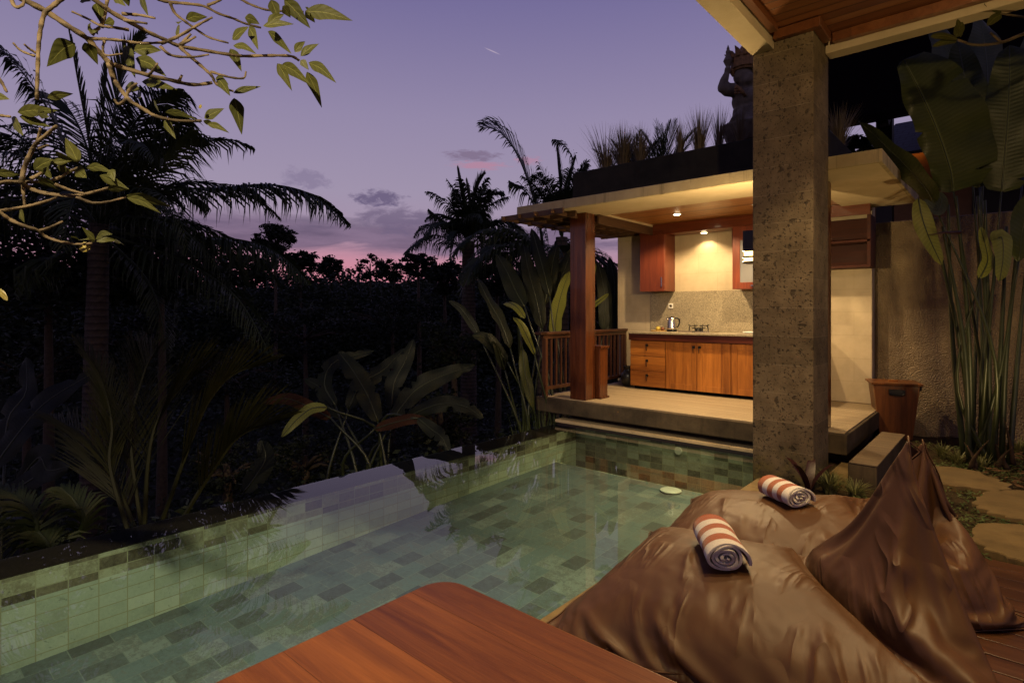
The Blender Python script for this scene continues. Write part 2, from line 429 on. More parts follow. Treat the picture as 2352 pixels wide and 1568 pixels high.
def flagstone():
    t = NT('sandstone_flag'); n = t.noise(scale=4, detail=8, rough=.65)
    col = t.ramp(n, [(.3, (.10, .068, .028)), (.55, (.16, .11, .045)), (.75, (.20, .145, .062))])
    st = t.ramp(t.noise(scale=2, detail=5), [(.55, (0, 0, 0)), (.7, (.6, .6, .6))])
    col = t.mix(st, col, (.07, .05, .025))
    t.bump(t.noise(scale=45, detail=6), .3, .008)
    return t.fin(col, .8, .25)
M['flag'] = flagstone()
def satin():
    t = NT('brown_satin'); v = t.mapping((1, 1, 1))
    n = t.noise(scale=420, detail=2)
    n2 = t.noise(scale=2.2, detail=3)
    col = t.ramp(n2, [(.3, (.060, .026, .0085)), (.7, (.086, .038, .0125))])
    x = t.sep(); fd = t.comb(t.math('MULTIPLY', t.math('ADD', x[0], t.math('MULTIPLY', x[2], .5)), 5.5), t.math('MULTIPLY', x[1], 1.5), t.math('MULTIPLY', x[2], 1.2))
    rd = t.math('POWER', t.math('SUBTRACT', 1.0, t.math('ABSOLUTE', t.math('SUBTRACT', t.math('MULTIPLY', t.noise(fd, 1.0, 2, .5, .8), 2.0), 1.0))), 5.0)
    msk = t.ramp(t.noise(scale=2.6, detail=2), [(.45, (0, 0, 0)), (.62, (1, 1, 1))])
    nb = t.bump(t.math('MULTIPLY', rd, msk), .60, .03)
    t.bump(n, .10, .001, nb)
    t.b.inputs['Sheen Roughness'].default_value = .4
    t.b.inputs['Sheen Tint'].default_value = (1, .75, .5, 1)
    return t.fin(col, .52, .32)
M['satin'] = satin()
def towel():
    t = NT('striped_towelling'); u = t.sep(t.c.outputs['UV'])
    k = t.math('FRACT', t.math('MULTIPLY', u[0], 3.0))
    edge = t.math('LESS_THAN', k, .5)
    fin_ = t.math('LESS_THAN', u[0], .985)
    outer = t.math('GREATER_THAN', u[1], .5)
    st = t.math('MULTIPLY', edge, fin_)
    n = t.noise(scale=260, detail=3)
    white = t.ramp(n, [(.3, (.46, .43, .38)), (.7, (.66, .62, .56))]); red = t.ramp(n, [(.3, (.22, .060, .022)), (.7, (.36, .11, .045))])
    t.bump(n, .7, .004)
    return t.fin(t.mix(st, white, red), .95, .1, sheen=.3)
M['towel'] = towel()
def water():
    t = NT('pool_water'); t.n.remove(t.b)
    fr = t.add('Fresnel'); fr.inputs['IOR'].default_value = 1.333
    tr = t.add('BsdfTransparent'); tr.inputs[0].default_value = (.80, .95, .90, 1)
    gl = t.add('BsdfGlossy'); gl.inputs['Roughness'].default_value = .0; gl.inputs[0].default_value = (1, 1, 1, 1)
    bp = t.add('Bump'); bp.inputs['Strength'].default_value = .015; bp.inputs['Distance'].default_value = .02
    t.link(t.noise(scale=3.0, detail=2), bp.inputs['Height']); t.link(bp.outputs[0], gl.inputs['Normal'])
    mx = t.add('MixShader'); t.link(fr.outputs[0], mx.inputs[0]); t.link(tr.outputs[0], mx.inputs[1]); t.link(gl.outputs[0], mx.inputs[2])
    t.link(mx.outputs[0], t.out.inputs[0]); return t.m
M['water'] = water()
def rooftile():
    t = NT('grey_roof_tile'); br = t.add('TexBrick')
    for nm, q in (('Scale', 1), ('Brick Width', .25), ('Row Height', .2), ('Mortar Size', .012)): br.inputs[nm].default_value = q
    br.inputs['Color1'].default_value = (.04, .05, .07, 1); br.inputs['Color2'].default_value = (.06, .07, .095, 1); br.inputs['Mortar'].default_value = (.008, .008, .01, 1)
    t.link(t.c.outputs['Object'], br.inputs['Vector'])
    t.bump(br.outputs['Fac'], .6, -.02)
    return t.fin(br.outputs[0], .6)
M['rooftile'] = rooftile()
M['house_wall'] = flat('ochre_house_wall', (.20, .10, .04), .8)
M['dark_timber'] = flat('dark_timber', (.022, .016, .012), .7)
def statuestone():
    t = NT('grey_carved_stone'); n = t.noise(scale=9, detail=8, rough=.65)
    col = t.ramp(n, [(.3, (.08, .066, .05)), (.6, (.16, .135, .10)), (.75, (.22, .185, .14))])
    t.bump(t.noise(scale=40, detail=6), .5, .012)
    return t.fin(col, .85, .25)
M['statue'] = statuestone()
M['gold_stone'] = flat('ochre_carving', (.20, .11, .04), .7, .3, 0, .5, 30, .5)
# ---------------------------------------------------------------- beanbag cloth: two sewn sheets on a bed of beans
def bag_cloth(L, W, fill, pins, nu=88, nv=60, steps=520, seed=1, press=34.0, x0=-1.0, dents=(), iters=8, init=None, soft=.02, slack=1.0, sink=.02, bend=3):
    """returns (verts, quads). pins: list of (iu, iv, target xyz); sheet lies along +x, width along y"""
    rng = np.random.default_rng(seed)
    top = np.arange((nu + 1) * (nv + 1)).reshape(nu + 1, nv + 1)
    bot = top.copy(); n0 = top.size
    inner = np.arange((nu - 1) * (nv - 1)).reshape(nu - 1, nv - 1) + n0
    bot[1:-1, 1:-1] = inner
    N = n0 + inner.size
    gu, gv = np.meshgrid(np.linspace(0, L, nu + 1), np.linspace(-W / 2, W / 2, nv + 1), indexing='ij')
    flat2 = np.zeros((N, 2)); flat2[top] = np.stack([gu, gv], -1); flat2[bot[1:-1, 1:-1]] = np.stack([gu, gv], -1)[1:-1, 1:-1]
    P = np.zeros((N, 3)); P[:, 0] = flat2[:, 0] + x0; P[:, 1] = flat2[:, 1]
    bump_ = np.sin(np.pi * flat2[:, 0] / L) * np.cos(np.pi * flat2[:, 1] / W)
    P[:, 2] = .05; P[top, 2] += .10 * bump_[top]; P[inner, 2] -= .03 * bump_[inner]
    P += rng.normal(0, .004, P.shape)
    if init is not None:
        for S, G in zip((bot, top), (init[1], init[0])):
            a0, a1 = G.shape[:2]
            uu = np.linspace(0, a0 - 1, nu + 1); vv = np.linspace(0, a1 - 1, nv + 1)
            i0 = np.minimum(uu.astype(int), a0 - 2); j0 = np.minimum(vv.astype(int), a1 - 2)
            fu = (uu - i0)[:, None, None]; fv = (vv - j0)[None, :, None]
            g = lambda di, dj: G[np.ix_(i0 + di, j0 + dj)]
            P[S] = (g(0, 0) * (1 - fu) + g(1, 0) * fu) * (1 - fv) + (g(0, 1) * (1 - fu) + g(1, 1) * fu) * fv
        P += rng.normal(0, .0015, P.shape)
    cons = []
    G0 = P.copy()
    def addc(A, B, comp, par, mod, sl=None):
        sl = sl or 1 + (slack - 1) * .8
        for k in range(mod):
            m = par == k
            a, b = A[m].ravel(), B[m].ravel()
            l = np.linalg.norm(flat2[a] - flat2[b], axis=1)
            cons.append((a, b, l * sl, comp))
    for S in (top, bot):
        I, J = np.meshgrid(np.arange(nu + 1), np.arange(nv + 1), indexing='ij')
        addc(S[:-1], S[1:], 0.0, I[:-1] % 2, 2, slack); addc(S[:, :-1], S[:, 1:], 0.0, J[:, :-1] % 2, 2, 1 + (slack - 1) * .55)
        addc(S[:-1, :-1], S[1:, 1:], 2e-5, I[:-1, :-1] % 2, 2); addc(S[1:, :-1], S[:-1, 1:], 2e-5, I[:-1, :-1] % 2, 2)
        addc(S[:-bend], S[bend:], soft, (I[:-bend] % (2 * bend)) // bend, 2); addc(S[:, :-bend], S[:, bend:], soft, (J[:, :-bend] % (2 * bend)) // bend, 2)
    quads = np.concatenate([np.stack([top[:-1, :-1], top[1:, :-1], top[1:, 1:], top[:-1, 1:]], -1).reshape(-1, 4),
                            np.stack([bot[:-1, :-1], bot[:-1, 1:], bot[1:, 1:], bot[1:, :-1]], -1).reshape(-1, 4)])
    a, b, c, d = (G0[quads[:, k]] for k in range(4)); fn = np.cross(c - a, d - b)
    n0v = np.zeros((N, 3))
    for k in range(4):
        for ax in range(3): n0v[:, ax] += np.bincount(quads[:, k], fn[:, ax], N)
    n0v /= np.linalg.norm(n0v, axis=1)[:, None] + 1e-9
    fill0 = fill[0] + (fill[1] - fill[0]) * np.clip((G0[:, 0] - x0) / L, 0, 1)
    body = G0[:, 2] < fill0 + .02
    w = np.ones(N); pid = np.array([top[i, j] for i, j, _ in pins]); ptg = np.array([q for _, _, q in pins], float)
    p0 = P[pid].copy()
    V = np.zeros_like(P); P = P.astype(np.float64); dt = 1 / 90; mass = .35 * L * W * 2 / N
    lam = None
    for st in range(steps):
        f = 1 if init is not None else min(1, st / (steps * .5)); f = f * f * (3 - 2 * f)
        a, b, c, d = (P[quads[:, k]] for k in range(4))
        nrm = np.cross(c - a, d - b) * .5
        zc = (a[:, 2] + b[:, 2] + c[:, 2] + d[:, 2]) / 4
        xc = (a[:, 0] + b[:, 0] + c[:, 0] + d[:, 0]) / 4
        hh = fill[0] + (fill[1] - fill[0]) * np.clip((xc - x0) / L, 0, 1)
        pr = press * np.clip(hh - zc, 0, None) * (1 if init is not None else min(1, st / 60)) + .12
        F = (nrm * pr[:, None]) / 4
        acc = np.zeros_like(P)
        for k in range(4):
            for ax in range(3): acc[:, ax] += np.bincount(quads[:, k], F[:, ax], N)
        acc /= mass; acc[:, 2] -= 9.8
        lim = np.linalg.norm(acc, axis=1); acc *= np.minimum(1, 160 / np.maximum(lim, 1e-9))[:, None]
        V = V * (.965 if st < steps * .8 else .90) + acc * dt
        Q = P.copy(); P = P + V * dt
        wi = np.ones(N); wi[pid] = 0
        P[pid] = p0 + (ptg - p0) * f
        for it in range(iters):
            for (ca, cb, l, comp) in cons:
                dd = P[ca] - P[cb]; ln = np.sqrt((dd * dd).sum(1)) + 1e-9
                al = comp / (dt * dt) * 1.0
                g = (ln - l)
                if comp > 1e-4: g = np.minimum(g, 0)
                s_ = -g / (wi[ca] + wi[cb] + 1e-9 + al) / ln
                dd *= s_[:, None]
                P[ca] += dd * wi[ca][:, None]; P[cb] -= dd * wi[cb][:, None]
            P[:, 2] = np.maximum(P[:, 2], .008)
            if init is not None:
                e = ((P - G0) * n0v).sum(1); m = body & (e < -sink)
                P[m] += n0v[m] * (-sink - e[m])[:, None]
            for (dx, dy, dz, dr) in dents:
                e = P - np.array([dx, dy, dz]); r_ = np.linalg.norm(e, axis=1); m = r_ < dr
                P[m] += e[m] / r_[m][:, None] * (dr - r_[m])[:, None]
        V = (P - Q) / dt
        fl = P[:, 2] <= .0085; V[fl, :2] *= .25
    return P, quads, (P[top], P[bot])

def bag_two(L, W, fill, pins, slack=1.045, fine=5.0, **k):
    """rough shape on a coarse weave first, then the wrinkles on a fine one"""
    co = [(i // 2, j // 2, q) for i, j, q in pins]
    _, _, g = bag_cloth(L, W, fill, co, nu=44, nv=30, steps=420, iters=8, **k)
    P, q, _ = bag_cloth(L, W, fill, pins, steps=130, iters=16, init=g, slack=slack, **dict(k, press=fine, soft=.02, bend=2))
    return P, q

def bag_object(name, label, P, quads, place, rotz, group):
    c, s_ = math.cos(rotz), math.sin(rotz)
    me = bpy.data.meshes.new(name); me.from_pydata(P.tolist(), [], quads.tolist())
    me.polygons.foreach_set('use_smooth', np.ones(len(me.polygons), dtype=bool)); me.materials.append(M['satin']); me.update()
    o = bpy.data.objects.new(name, me); COL.objects.link(o); o.location = place; o.rotation_euler = (0, 0, rotz)
    ss = o.modifiers.new('subsurf', 'SUBSURF'); ss.levels = 1; ss.render_levels = 1
    tag(o, label, 'beanbag', group)
    nu, nv = 88, 60; g = np.arange((nu + 1) * (nv + 1)).reshape(nu + 1, nv + 1)
    loop = list(g[:, 0]) + list(g[-1, 1:]) + list(g[::-1, -1][1:]) + list(g[0, ::-1][1:])
    b = MB(); b.tube([Vector(P[k]) + Vector(place) for k in loop], .0042, 6); b.build('seam', M['satin'], o, smooth=True)
    return o
# ================================================================ SETTING
KF = .33          # pavilion floor height
def smooth(a, b, x):
    t = max(0, min(1, (x - a) / (b - a))); return t * t * (3 - 2 * t)
def hn(x, y):
    return math.sin(x * .13 + 1.3) * math.cos(y * .11 + .4) + .5 * math.sin(x * .31 + y * .27)
def ground_z(x, y):
    d = -x - 5.0                       # metres beyond the infinity edge
    z = -1.5 - 3.0 * smooth(0, 9, d) + 4.6 * smooth(18, 52, d) + hn(x, y) * .5 * smooth(2, 12, d)
    z += 3.2 * smooth(30, 90, d) * (1 - smooth(5, 40, y - 6))
    if x > -5: z += .9 * smooth(9.5, 12, y)
    z += 4.2 * smooth(52, 80, d) + 3 * smooth(55, 90, y - x * .2)
    return z
def build_ground():
    xs = [-900, -500, -300, -200, -150] + list(np.linspace(-120, 30, 76)) + [45, 70, 120, 300, 900]
    ys = [-900, -300, -120, -60] + list(np.linspace(-40, 110, 76)) + [140, 200, 400, 900]
    b = MB()
    for x in xs:
        for y in ys: b.vert((x, y, ground_z(x, y) if abs(x) < 400 and abs(y) < 400 else -3))
    n = len(ys)
    for i in range(len(xs) - 1):
        for j in range(n - 1):
            b.face(i * n + j, (i + 1) * n + j, (i + 1) * n + j + 1, i * n + j + 1)
    return kind(b.build('ground', M['jungle_floor'], smooth=True), 'structure')
build_ground()

# garden soil to the right of the pool, with an edge along the water
b = MB(); nx, ny = 70, 70; X0, X1, Y0, Y1 = -1.74, 7.0, 4.62, 9.05
for i in range(nx + 1):
    for j in range(ny + 1):
        x = X0 + (X1 - X0) * (i / nx); y = Y0 + (Y1 - Y0) * j / ny
        z = -.03 + .02 * math.sin(x * 3.1 + y) * math.cos(y * 2.7) + .02 * math.sin(x * 9 + y * 7)
        if j in (0, ny) or i in (0, nx): z = -.06
        b.vert((x, y, z))
for i in range(nx):
    for j in range(ny):
        k = i * (ny + 1) + j; b.face(k, k + ny + 1, k + ny + 2, k + 1)
b.box(X0, X1, Y0, Y1, -1.6, -.075)
kind(b.build('garden_soil', M['soil'], smooth=True), 'structure')

# timber deck: boards run across, towards the pool
b = MB(); y = -3.2
while y < 4.58:
    x = -1.66
    cuts = sorted(R.uniform(-.9, 4.6) for _ in range(2)); cuts = [x] + cuts + [5.2]
    for q in range(3):
        if cuts[q + 1] - cuts[q] > .02: b.box(cuts[q] + .002, cuts[q + 1] - .002, y, y + .139, -.03, R.uniform(-.0015, .0015))
    y += .146
kind(b.build('deck', M['deck'], bevel=.004), 'structure')
kind(MB().box(-1.64, 5.2, -3.2, 4.57, -.9, -.034).build('deck_ground', M['dark']), 'structure')

# ---------------------------------------------------------------- swimming pool
PX0, PX1, PY0, PY1 = -4.56, -1.775, -2.6, 6.52      # inside faces
WZ = -.045                                          # water level
pool = thing('swimming_pool', 'stone tiled infinity pool with a black overflow edge beside the jungle', 'swimming pool', (-3.1, 2, 0))
def fz(y): return -.64 + .20 * smooth(-.5, 6.2, y)    # the floor rises gently
b = MB(); Yt = 6.06
ysf = [PY0, 0, 1, 2, 3, 4, 5, Yt]
for x in (PX0, PX1):
    for y in ysf: b.vert((x, y, fz(y)))
n = len(ysf)
for j in range(n - 1): b.face(j, n + j, n + j + 1, j + 1)
b.build('tiled_floor', M['tile_floor'], pool)
b = MB(); b.box(PX0, PX1, Yt, Yt + .018, -.95, fz(Yt) - .001); b.box(PX0, PX1, Yt + .018, PY1, -1.0, -.80)
b.build('added_shade_trough', M['tile_far'], pool)  # trough added to give the dark shaded band at the far end
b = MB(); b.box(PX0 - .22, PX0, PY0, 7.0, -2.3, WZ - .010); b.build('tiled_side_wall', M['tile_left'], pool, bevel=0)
b = MB(); b.box(PX0 - .36, PX0 - .0, PY0, 7.0, WZ - .0095, WZ - .004); b.build('overflow_rim', M['rim'], pool)
b = MB(); b.box(PX0 - .36, PX0 - .222, PY0, 7.0, -2.3, WZ - .0105); b.build('overflow_outer_wall', M['rim'], pool)
b = MB(); b.box(PX0 + .001, PX1 + .2, PY1, PY1 + .2, -1.2, -.012); b.build('tiled_end_wall', M['tile_far'], pool)
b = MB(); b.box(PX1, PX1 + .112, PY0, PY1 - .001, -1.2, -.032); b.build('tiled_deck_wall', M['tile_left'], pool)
b = MB(); b.box(PX0, PX1, PY0 - .2, PY0, -1.2, -.03); b.build('tiled_near_wall', M['tile_far'], pool)
b = MB(); y = PY0
while y < 5.5:
    b.box(PX1 - .02, PX1 + .115, y + .002, min(y + .6, 5.54), -.03, .001); y += .6
b.build('deck_coping', M['flag'], pool, bevel=.006)
b = MB(); x = PX0 - .34
while x < -1.9:
    b.box(x + .0015, min(x + .62, -1.9), PY1 - .035, PY1 + .26, -.010, .028); x += .62
b.build('end_coping', M['coping'], pool, bevel=.005)
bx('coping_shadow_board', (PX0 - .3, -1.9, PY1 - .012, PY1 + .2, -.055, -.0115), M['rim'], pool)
pd = atz(1533, 1090, fz(6.0) + .0)
MB().lathe((-2.86, 5.92, fz(5.92)), [(.115, .004), (.12, .012), (.105, .02), (.02, .022)], 32).build('drain_cover', M['white_plastic'], pool, smooth=True)
b = MB(); p = Vector((-3.05, PY1 - .001, -.13))
b.tube([(p.x, p.y, p.z), (p.x, p.y - .014, p.z)], [.05, .045], 24); b.build('inlet_cover', M['white_plastic'], pool)
# water
b = MB(); nx, ny = 2, 2
b.vert((PX0 - .362, PY0, WZ)); b.vert((PX1, PY0, WZ)); b.vert((PX1, PY1, WZ)); b.vert((PX0 - .362, PY1, WZ)); b.face(0, 1, 2, 3)
kind(b.build('pool_water', M['water']), 'structure')

# ================================================================ PORCH (nearest roof, column)
CX0, CX1, CY0, CY1 = -1.86, -1.335, 5.57, 6.13
col_ = MB().box(CX0, CX1, CY0, CY1, -1.0, 4.16).build('stone_column', M['paras'], bevel=.012, seg=3)
tag(col_, 'square pitted volcanic stone column standing at the pool corner', 'column')
porch = thing('porch_roof', 'porch roof with timber lined ceiling and cream edge beams over the deck', 'roof', (0, 2, 4.1))
BZ = 3.985
b = MB(); b.box(-1.865, -1.665, -4, 5.566, BZ, 4.55); b.build('edge_beam', M['soffit'], porch, bevel=.006)
b = MB(); b.box(-1.330, 6.0, 5.98, 6.15, BZ, 4.55); b.build('edge_beam', M['soffit'], porch, bevel=.006)
bx('ceiling_lining', (-1.66, 6, -4, 5.975, 4.14, 4.2), M['porch_ceiling'], porch, bevel=0)
b = MB()
b.box(-1.655, -1.585, -4, 5.42, 4.075, 4.137)
b.build('ceiling_trim', M['trim'], porch, bevel=.006)
b = MB()
b.box(-1.655, -1.262, 5.5, 5.566, 4.05, 4.137); b.box(-1.331, -1.262, 5.569, 5.90, 4.05, 4.1365)
b.box(-1.258, 6, 5.905, 5.974, 4.05, 4.1375)
b.build('ceiling_trim', M['trim'], porch, bevel=.006)
bx('roof_deck', (-1.86, 6, -4, 6.14, 4.56, 4.8), M['planter'], porch)
def downlight(name, x, y, z, label, group=None, r=.045):
    t = thing(name, label, 'ceiling lamp', (x, y, z), group)
    MB().lathe((x, y, z - .012), [(r * 1.35, 0), (r * 1.4, .005), (r * 1.35, .0115)], 28).build('trim_ring', M['white_plastic'], t, smooth=False)
    MB().lathe((x, y, z - .020), [(r * .9, 0), (r, .004), (r, .0075)], 24).build('lens', M['lamp'], t, smooth=False)
    return t
def spot(name, loc, energy, col=(1, .70, .36), size=150, blend=.4, soft=.05, target=None):
    l = bpy.data.lights.new(name, 'SPOT'); l.energy = energy; l.color = col; l.spot_size = rad(size); l.spot_blend = blend; l.shadow_soft_size = soft
    o = bpy.data.objects.new(name, l); COL.objects.link(o); o.location = loc
    if target is not None: o.rotation_euler = (Vector(target) - Vector(loc)).to_track_quat('-Z', 'Y').to_euler()
    return o
def point(name, loc, energy, col=(1, .66, .32), soft=.04):
    l = bpy.data.lights.new(name, 'POINT'); l.energy = energy; l.color = col; l.shadow_soft_size = soft
    o = bpy.data.objects.new(name, l); COL.objects.link(o); o.location = loc; return o

# wall lamp on the pool face of the column
sx = CX0 - .002
sc_ = thing('wall_lamp', 'black box wall lamp with glowing slots on the column face', 'lamp', (sx, 5.85, 2.04))
b = MB(); b.box(sx - .16, sx, 5.77, 5.93, 2.155, 2.36); b.box(sx - .16, sx, 5.77, 5.93, 2.035, 2.055)
b.box(sx - .012, sx, 5.765, 5.935, 2.0551, 2.1549)
b.build('housing', M['black'], sc_, bevel=.003)
b = MB(); b.box(sx - .15, sx - .0125, 5.78, 5.92, 2.0551, 2.09); b.box(sx - .15, sx - .0125, 5.78, 5.92, 2.11, 2.1549)
b.build('glowing_glass', M['sconce_glow'], sc_)
b = MB(); b.box(sx - .16, sx - .0125, 5.77, 5.93, 2.092, 2.108); b.build('slot_bar', M['black'], sc_)

# ================================================================ KITCHEN PAVILION
pav = thing('kitchen_pavilion', 'open kitchen pavilion with flat planted roof beyond the pool end', 'pavilion', (-3.2, 7.6, 0))
FX0, FX1, FY0, FY1 = -5.26, -1.25, 6.50, 8.80
b = MB(); b.box(FX0, FX1, FY0, FY1 + .2, KF - .22, KF - .012)
b.build('floor_slab', M['slab'], pav, bevel=.012)
bx('timber_floor', (FX0 + .06, FX1 - .03, FY0 + .04, FY1, KF - .0115, KF), M['kdeck'], pav, bevel=.003)
b = MB(); b.box(-4.85, -1.32, 6.82, 8.9, -1.8, KF - .2205); b.build('foundation_wall', M['slab'], pav)
RZ = 2.93
bx('back_wall', (-5.26, -1.40, 8.80, 9.0, KF + .001, RZ + .1), M['limestone'], pav, bevel=.01)
bx('backsplash', (-4.61, -1.9, 8.778, 8.7995, 1.245, 1.89), M['granite'], pav, bevel=.002)
RX0, RX1, RY0, RY1 = -5.30, -.895, 6.12, 8.76
WX0, WX1, WY0, WY1 = -4.38, -1.68, 6.98, 8.40
b = MB()
b.box(RX0 + .04, RX1 - .04, RY0 + .04, WY0, RZ, RZ + .10); b.box(RX0 + .04, WX0, WY0, RY1, RZ, RZ + .10)
b.box(WX1, RX1 - .04, WY0, RY1, RZ, RZ + .10); b.box(WX0, WX1, WY1 + .05, RY1, RZ + .002, RZ + .10)
b.build('soffit', M['soffit'], pav)
b = MB(); o_ = RZ - .008
b.box(RX0, RX1, RY0, RY0 + .038, o_, RZ + .115); b.box(RX0, RX0 + .038, RY0 + .0385, RY1, o_, RZ + .114)
b.box(RX1 - .038, RX1, RY0 + .0385, RY1, o_, RZ + .114)
b.build('roof_fascia', M['fascia'], pav, bevel=.005)
bx('roof_slab', (RX0 + .041, RX1 - .041, RY0 + .041, RY1 + .2, RZ + .102, RZ + .112), M['fascia'], pav, bevel=0)
bx('timber_ceiling', (WX0 + .001, WX1 - .001, WY0 + .001, WY1 + .04, RZ + .03, RZ + .06), M['ceiling'], pav, bevel=0)
b = MB(); b.box(-4.62, -1.36, 8.42, 8.449, 2.80, RZ + .0285); b.box(-4.175, -3.10, 8.46, 8.795, 2.80, 2.82)
b.build('timber_bulkhead', M['redwood_h'], pav, bevel=.003)
PB0, PB1, PBY0, PBY1 = -4.62, -1.46, 6.52, 8.9
b = MB(); z0, z1 = RZ + .113, 3.49
b.box(PB0, PB1, PBY0, PBY0 + .12, z0, z1); b.box(PB0, PB0 + .12, PBY0 + .12, PBY1, z0, z1 - .002); b.box(PB1 - .12, PB1, PBY0 + .12, PBY1, z0, z1 - .002)
b.box(PB0 + .12, PB1 - .12, PBY1 - .12, PBY1, z0, z1 - .002)
b.build('planter_parapet', M['planter'], pav, bevel=.012)
bx('planter_soil', (PB0 + .121, PB1 - .121, PBY0 + .121, PBY1 - .121, z0 + .1, z1 - .06), M['soil'], pav, bevel=0)
for (x0, x1, y0, y1) in ((-4.69, -4.425, 6.56, 6.80), (-1.72, -1.455, 6.56, 6.80)):
    bx('timber_post', (x0, x1, y0, y1, KF + .0005, RZ - .0005), M['post'], pav, bevel=.008)
bx('post_pedestal', (-4.60, -4.36, 6.812, 7.02, KF + .0005, 1.04), M['post'], pav, bevel=.006)
b = MB(); b.box(-4.60, -4.34, 6.8105, 7.04, 1.041, 1.075); b.build('pedestal_cap', M['post'], pav, bevel=.004); bx('pedestal_base', (-4.60, -4.34, 6.8105, 7.04, KF + .0007, KF + .03), M['post'], pav)
# egg-crate pergola along the jungle side
perg = thing('pergola', 'dark timber lattice pergola under the roof edge on the jungle side', 'pergola', (-5, 7.4, 2.8))
b = MB()
for k in range(10):
    y = 6.02 + k * .29; b.box(-5.50, -4.42, y, y + .03, 2.845, 2.9195)
b.build('cross_beams', M['lattice'], perg, bevel=.003)
b = MB()
for k in range(4):
    x = -5.46 + k * .29; b.box(x, x + .03, 5.96, 8.75, 2.855, 2.910)
b.build('long_beams', M['lattice'], perg, bevel=.003)
bx('end_beam', (-4.42, -4.38, 6.83, 8.46, 2.80, 2.9275), M['lattice'], perg)
# railing
rl = thing('balcony_railing', 'dark timber railing with upright slats beside the kitchen', 'railing', (-5.12, 7.6, KF))
bx('handrail', (-5.17, -5.05, 6.36, 8.797, 1.225, 1.265), M['rail'], rl, bevel=.006)
bx('top_rail', (-5.135, -5.085, 6.46, 8.796, 1.165, 1.222), M['rail'], rl)
bx('bottom_rail', (-5.135, -5.085, 6.56, 8.796, KF + .09, KF + .14), M['rail'], rl)
for y in (6.50, 8.74): bx('rail_post', (-5.145, -5.075, y, y + .055, KF + .0005, 1.1645), M['rail'], rl)
y = 6.66
while y < 8.68:
    bx('baluster', (-5.125, -5.095, y, y + .03, KF + .1405, 1.1645), M['rail'], rl, bevel=.002); y += .118
# ---------------------------------------------------------------- counter
KX0, KX1, KYF, KYB = -4.61, -1.99, 8.10, 8.777
ctr = thing('kitchen_counter', 'teak kitchen counter with drawers and a speckled stone top', 'counter', (-3.3, 8.4, KF))
b = MB(); b.box(KX0 - .02, KX1 + .02, KYF - .045, KYB, 1.212, 1.244); b.build('countertop', M['granite'], ctr, bevel=.004)
bx('apron', (KX0 - .012, KX1 + .012, KYF - .03, KYF + .02, 1.108, 1.2115), M['redwood_h'], ctr)
bx('carcass', (KX0, KX1, KYF + .022, KYB - .002, .385, 1.2117), M['teak_up'], ctr)
bx('plinth', (KX0 + .03, KX1 - .03, KYF + .09, KYB - .01, KF + .0006, .3845), M['dark'], ctr)
def handle(par, x, z):
    b = MB(); b.box(x - .018, x + .018, KYF - .020, KYF - .001, z - .018, z + .018)
    b.tube([(x, KYF - .024, z - .004), (x - .002, KYF - .030, z - .03), (x - .004, KYF - .022, z - .075)], [.005, .005, .004], 8)
    b.ball((x - .004, KYF - .020, z - .078), .008, 1, .7, 1.2, 8, 6); b.build('handle', M['iron'], par)
for z0, z1 in ((.865, 1.100), (.635, .857), (.385, .627)):
    d = bx('drawer', (KX0 + .004, -4.012, KYF, KYF + .02, z0, z1), M['teak'], ctr, bevel=.003)
    handle(d, -4.31, z1 - .065)
for k in range(4):
    x0 = -4.0 + k * .5; x1 = x0 + .494
    b = MB(); w = .085
    b.box(x0, x0 + w, KYF, KYF + .02, .385, 1.100); b.box(x1 - w, x1, KYF, KYF + .02, .385, 1.100)
    b.box(x0 + w + .0005, x1 - w - .0005, KYF, KYF + .0199, .385, .385 + w); b.box(x0 + w + .0005, x1 - w - .0005, KYF, KYF + .0199, 1.1 - w, 1.1)
    d = b.build('cupboard_door', M['teak_up'], ctr, bevel=.0025)
    bx('door_panel', (x0 + w + .001, x1 - w - .001, KYF + .006, KYF + .0195, .3855 + w, 1.0995 - w), M['teak_up'], d, bevel=0)
    handle(d, x1 - .042 if k % 2 == 0 else x0 + .042, 1.035)
b = MB(); b.box(-2.95, -2.45, 8.2, 8.6, 1.2445, 1.248); b.build('sink_basin', M['steel'], ctr, bevel=.001)
# upper cupboards
wc = thing('wall_cupboard', 'narrow red timber wall cupboard over the kettle end of the counter', 'cupboard', (-4.39, 8.6, 1.9))
bx('cupboard_body', (-4.61, -4.175, 8.44, 8.797, 1.89, 2.7995), M['veneer'], wc)
d = bx('cupboard_door', (-4.61, -4.178, 8.42, 8.4385, 1.888, 2.799), M['veneer'], wc)
b = MB(); b.box(-4.225, -4.208, 8.395, 8.405, 1.96, 2.11); b.box(-4.222, -4.211, 8.4055, 8.4195, 1.975, 1.99); b.box(-4.222, -4.211, 8.4055, 8.4195, 2.08, 2.095); b.build('handle', M['steel'], d)
wc = thing('wall_cupboard', 'red timber wall cupboard with frosted glass door behind the column lamp', 'cupboard', (-2.7, 8.6, 1.9))
bx('cupboard_body', (-3.098, -2.30, 8.44, 8.797, 1.89, 2.7995), M['veneer'], wc)
b = MB(); b.box(-3.098, -2.99, 8.42, 8.4385, 1.888, 2.799); b.box(-2.41, -2.30, 8.42, 8.4385, 1.888, 2.799); b.box(-2.9895, -2.4105, 8.42, 8.438, 1.888, 1.985); b.box(-2.9895, -2.4105, 8.42, 8.438, 2.60, 2.799)
d = b.build('cupboard_door', M['veneer'], wc, bevel=.002)
M['frost'] = flat('frosted_glass', (.16, .16, .165), .3, .6, 0, .06, 2)
bx('glass_pane', (-2.989, -2.411, 8.426, 8.434, 1.9855, 2.5995), M['frost'], d, bevel=0)
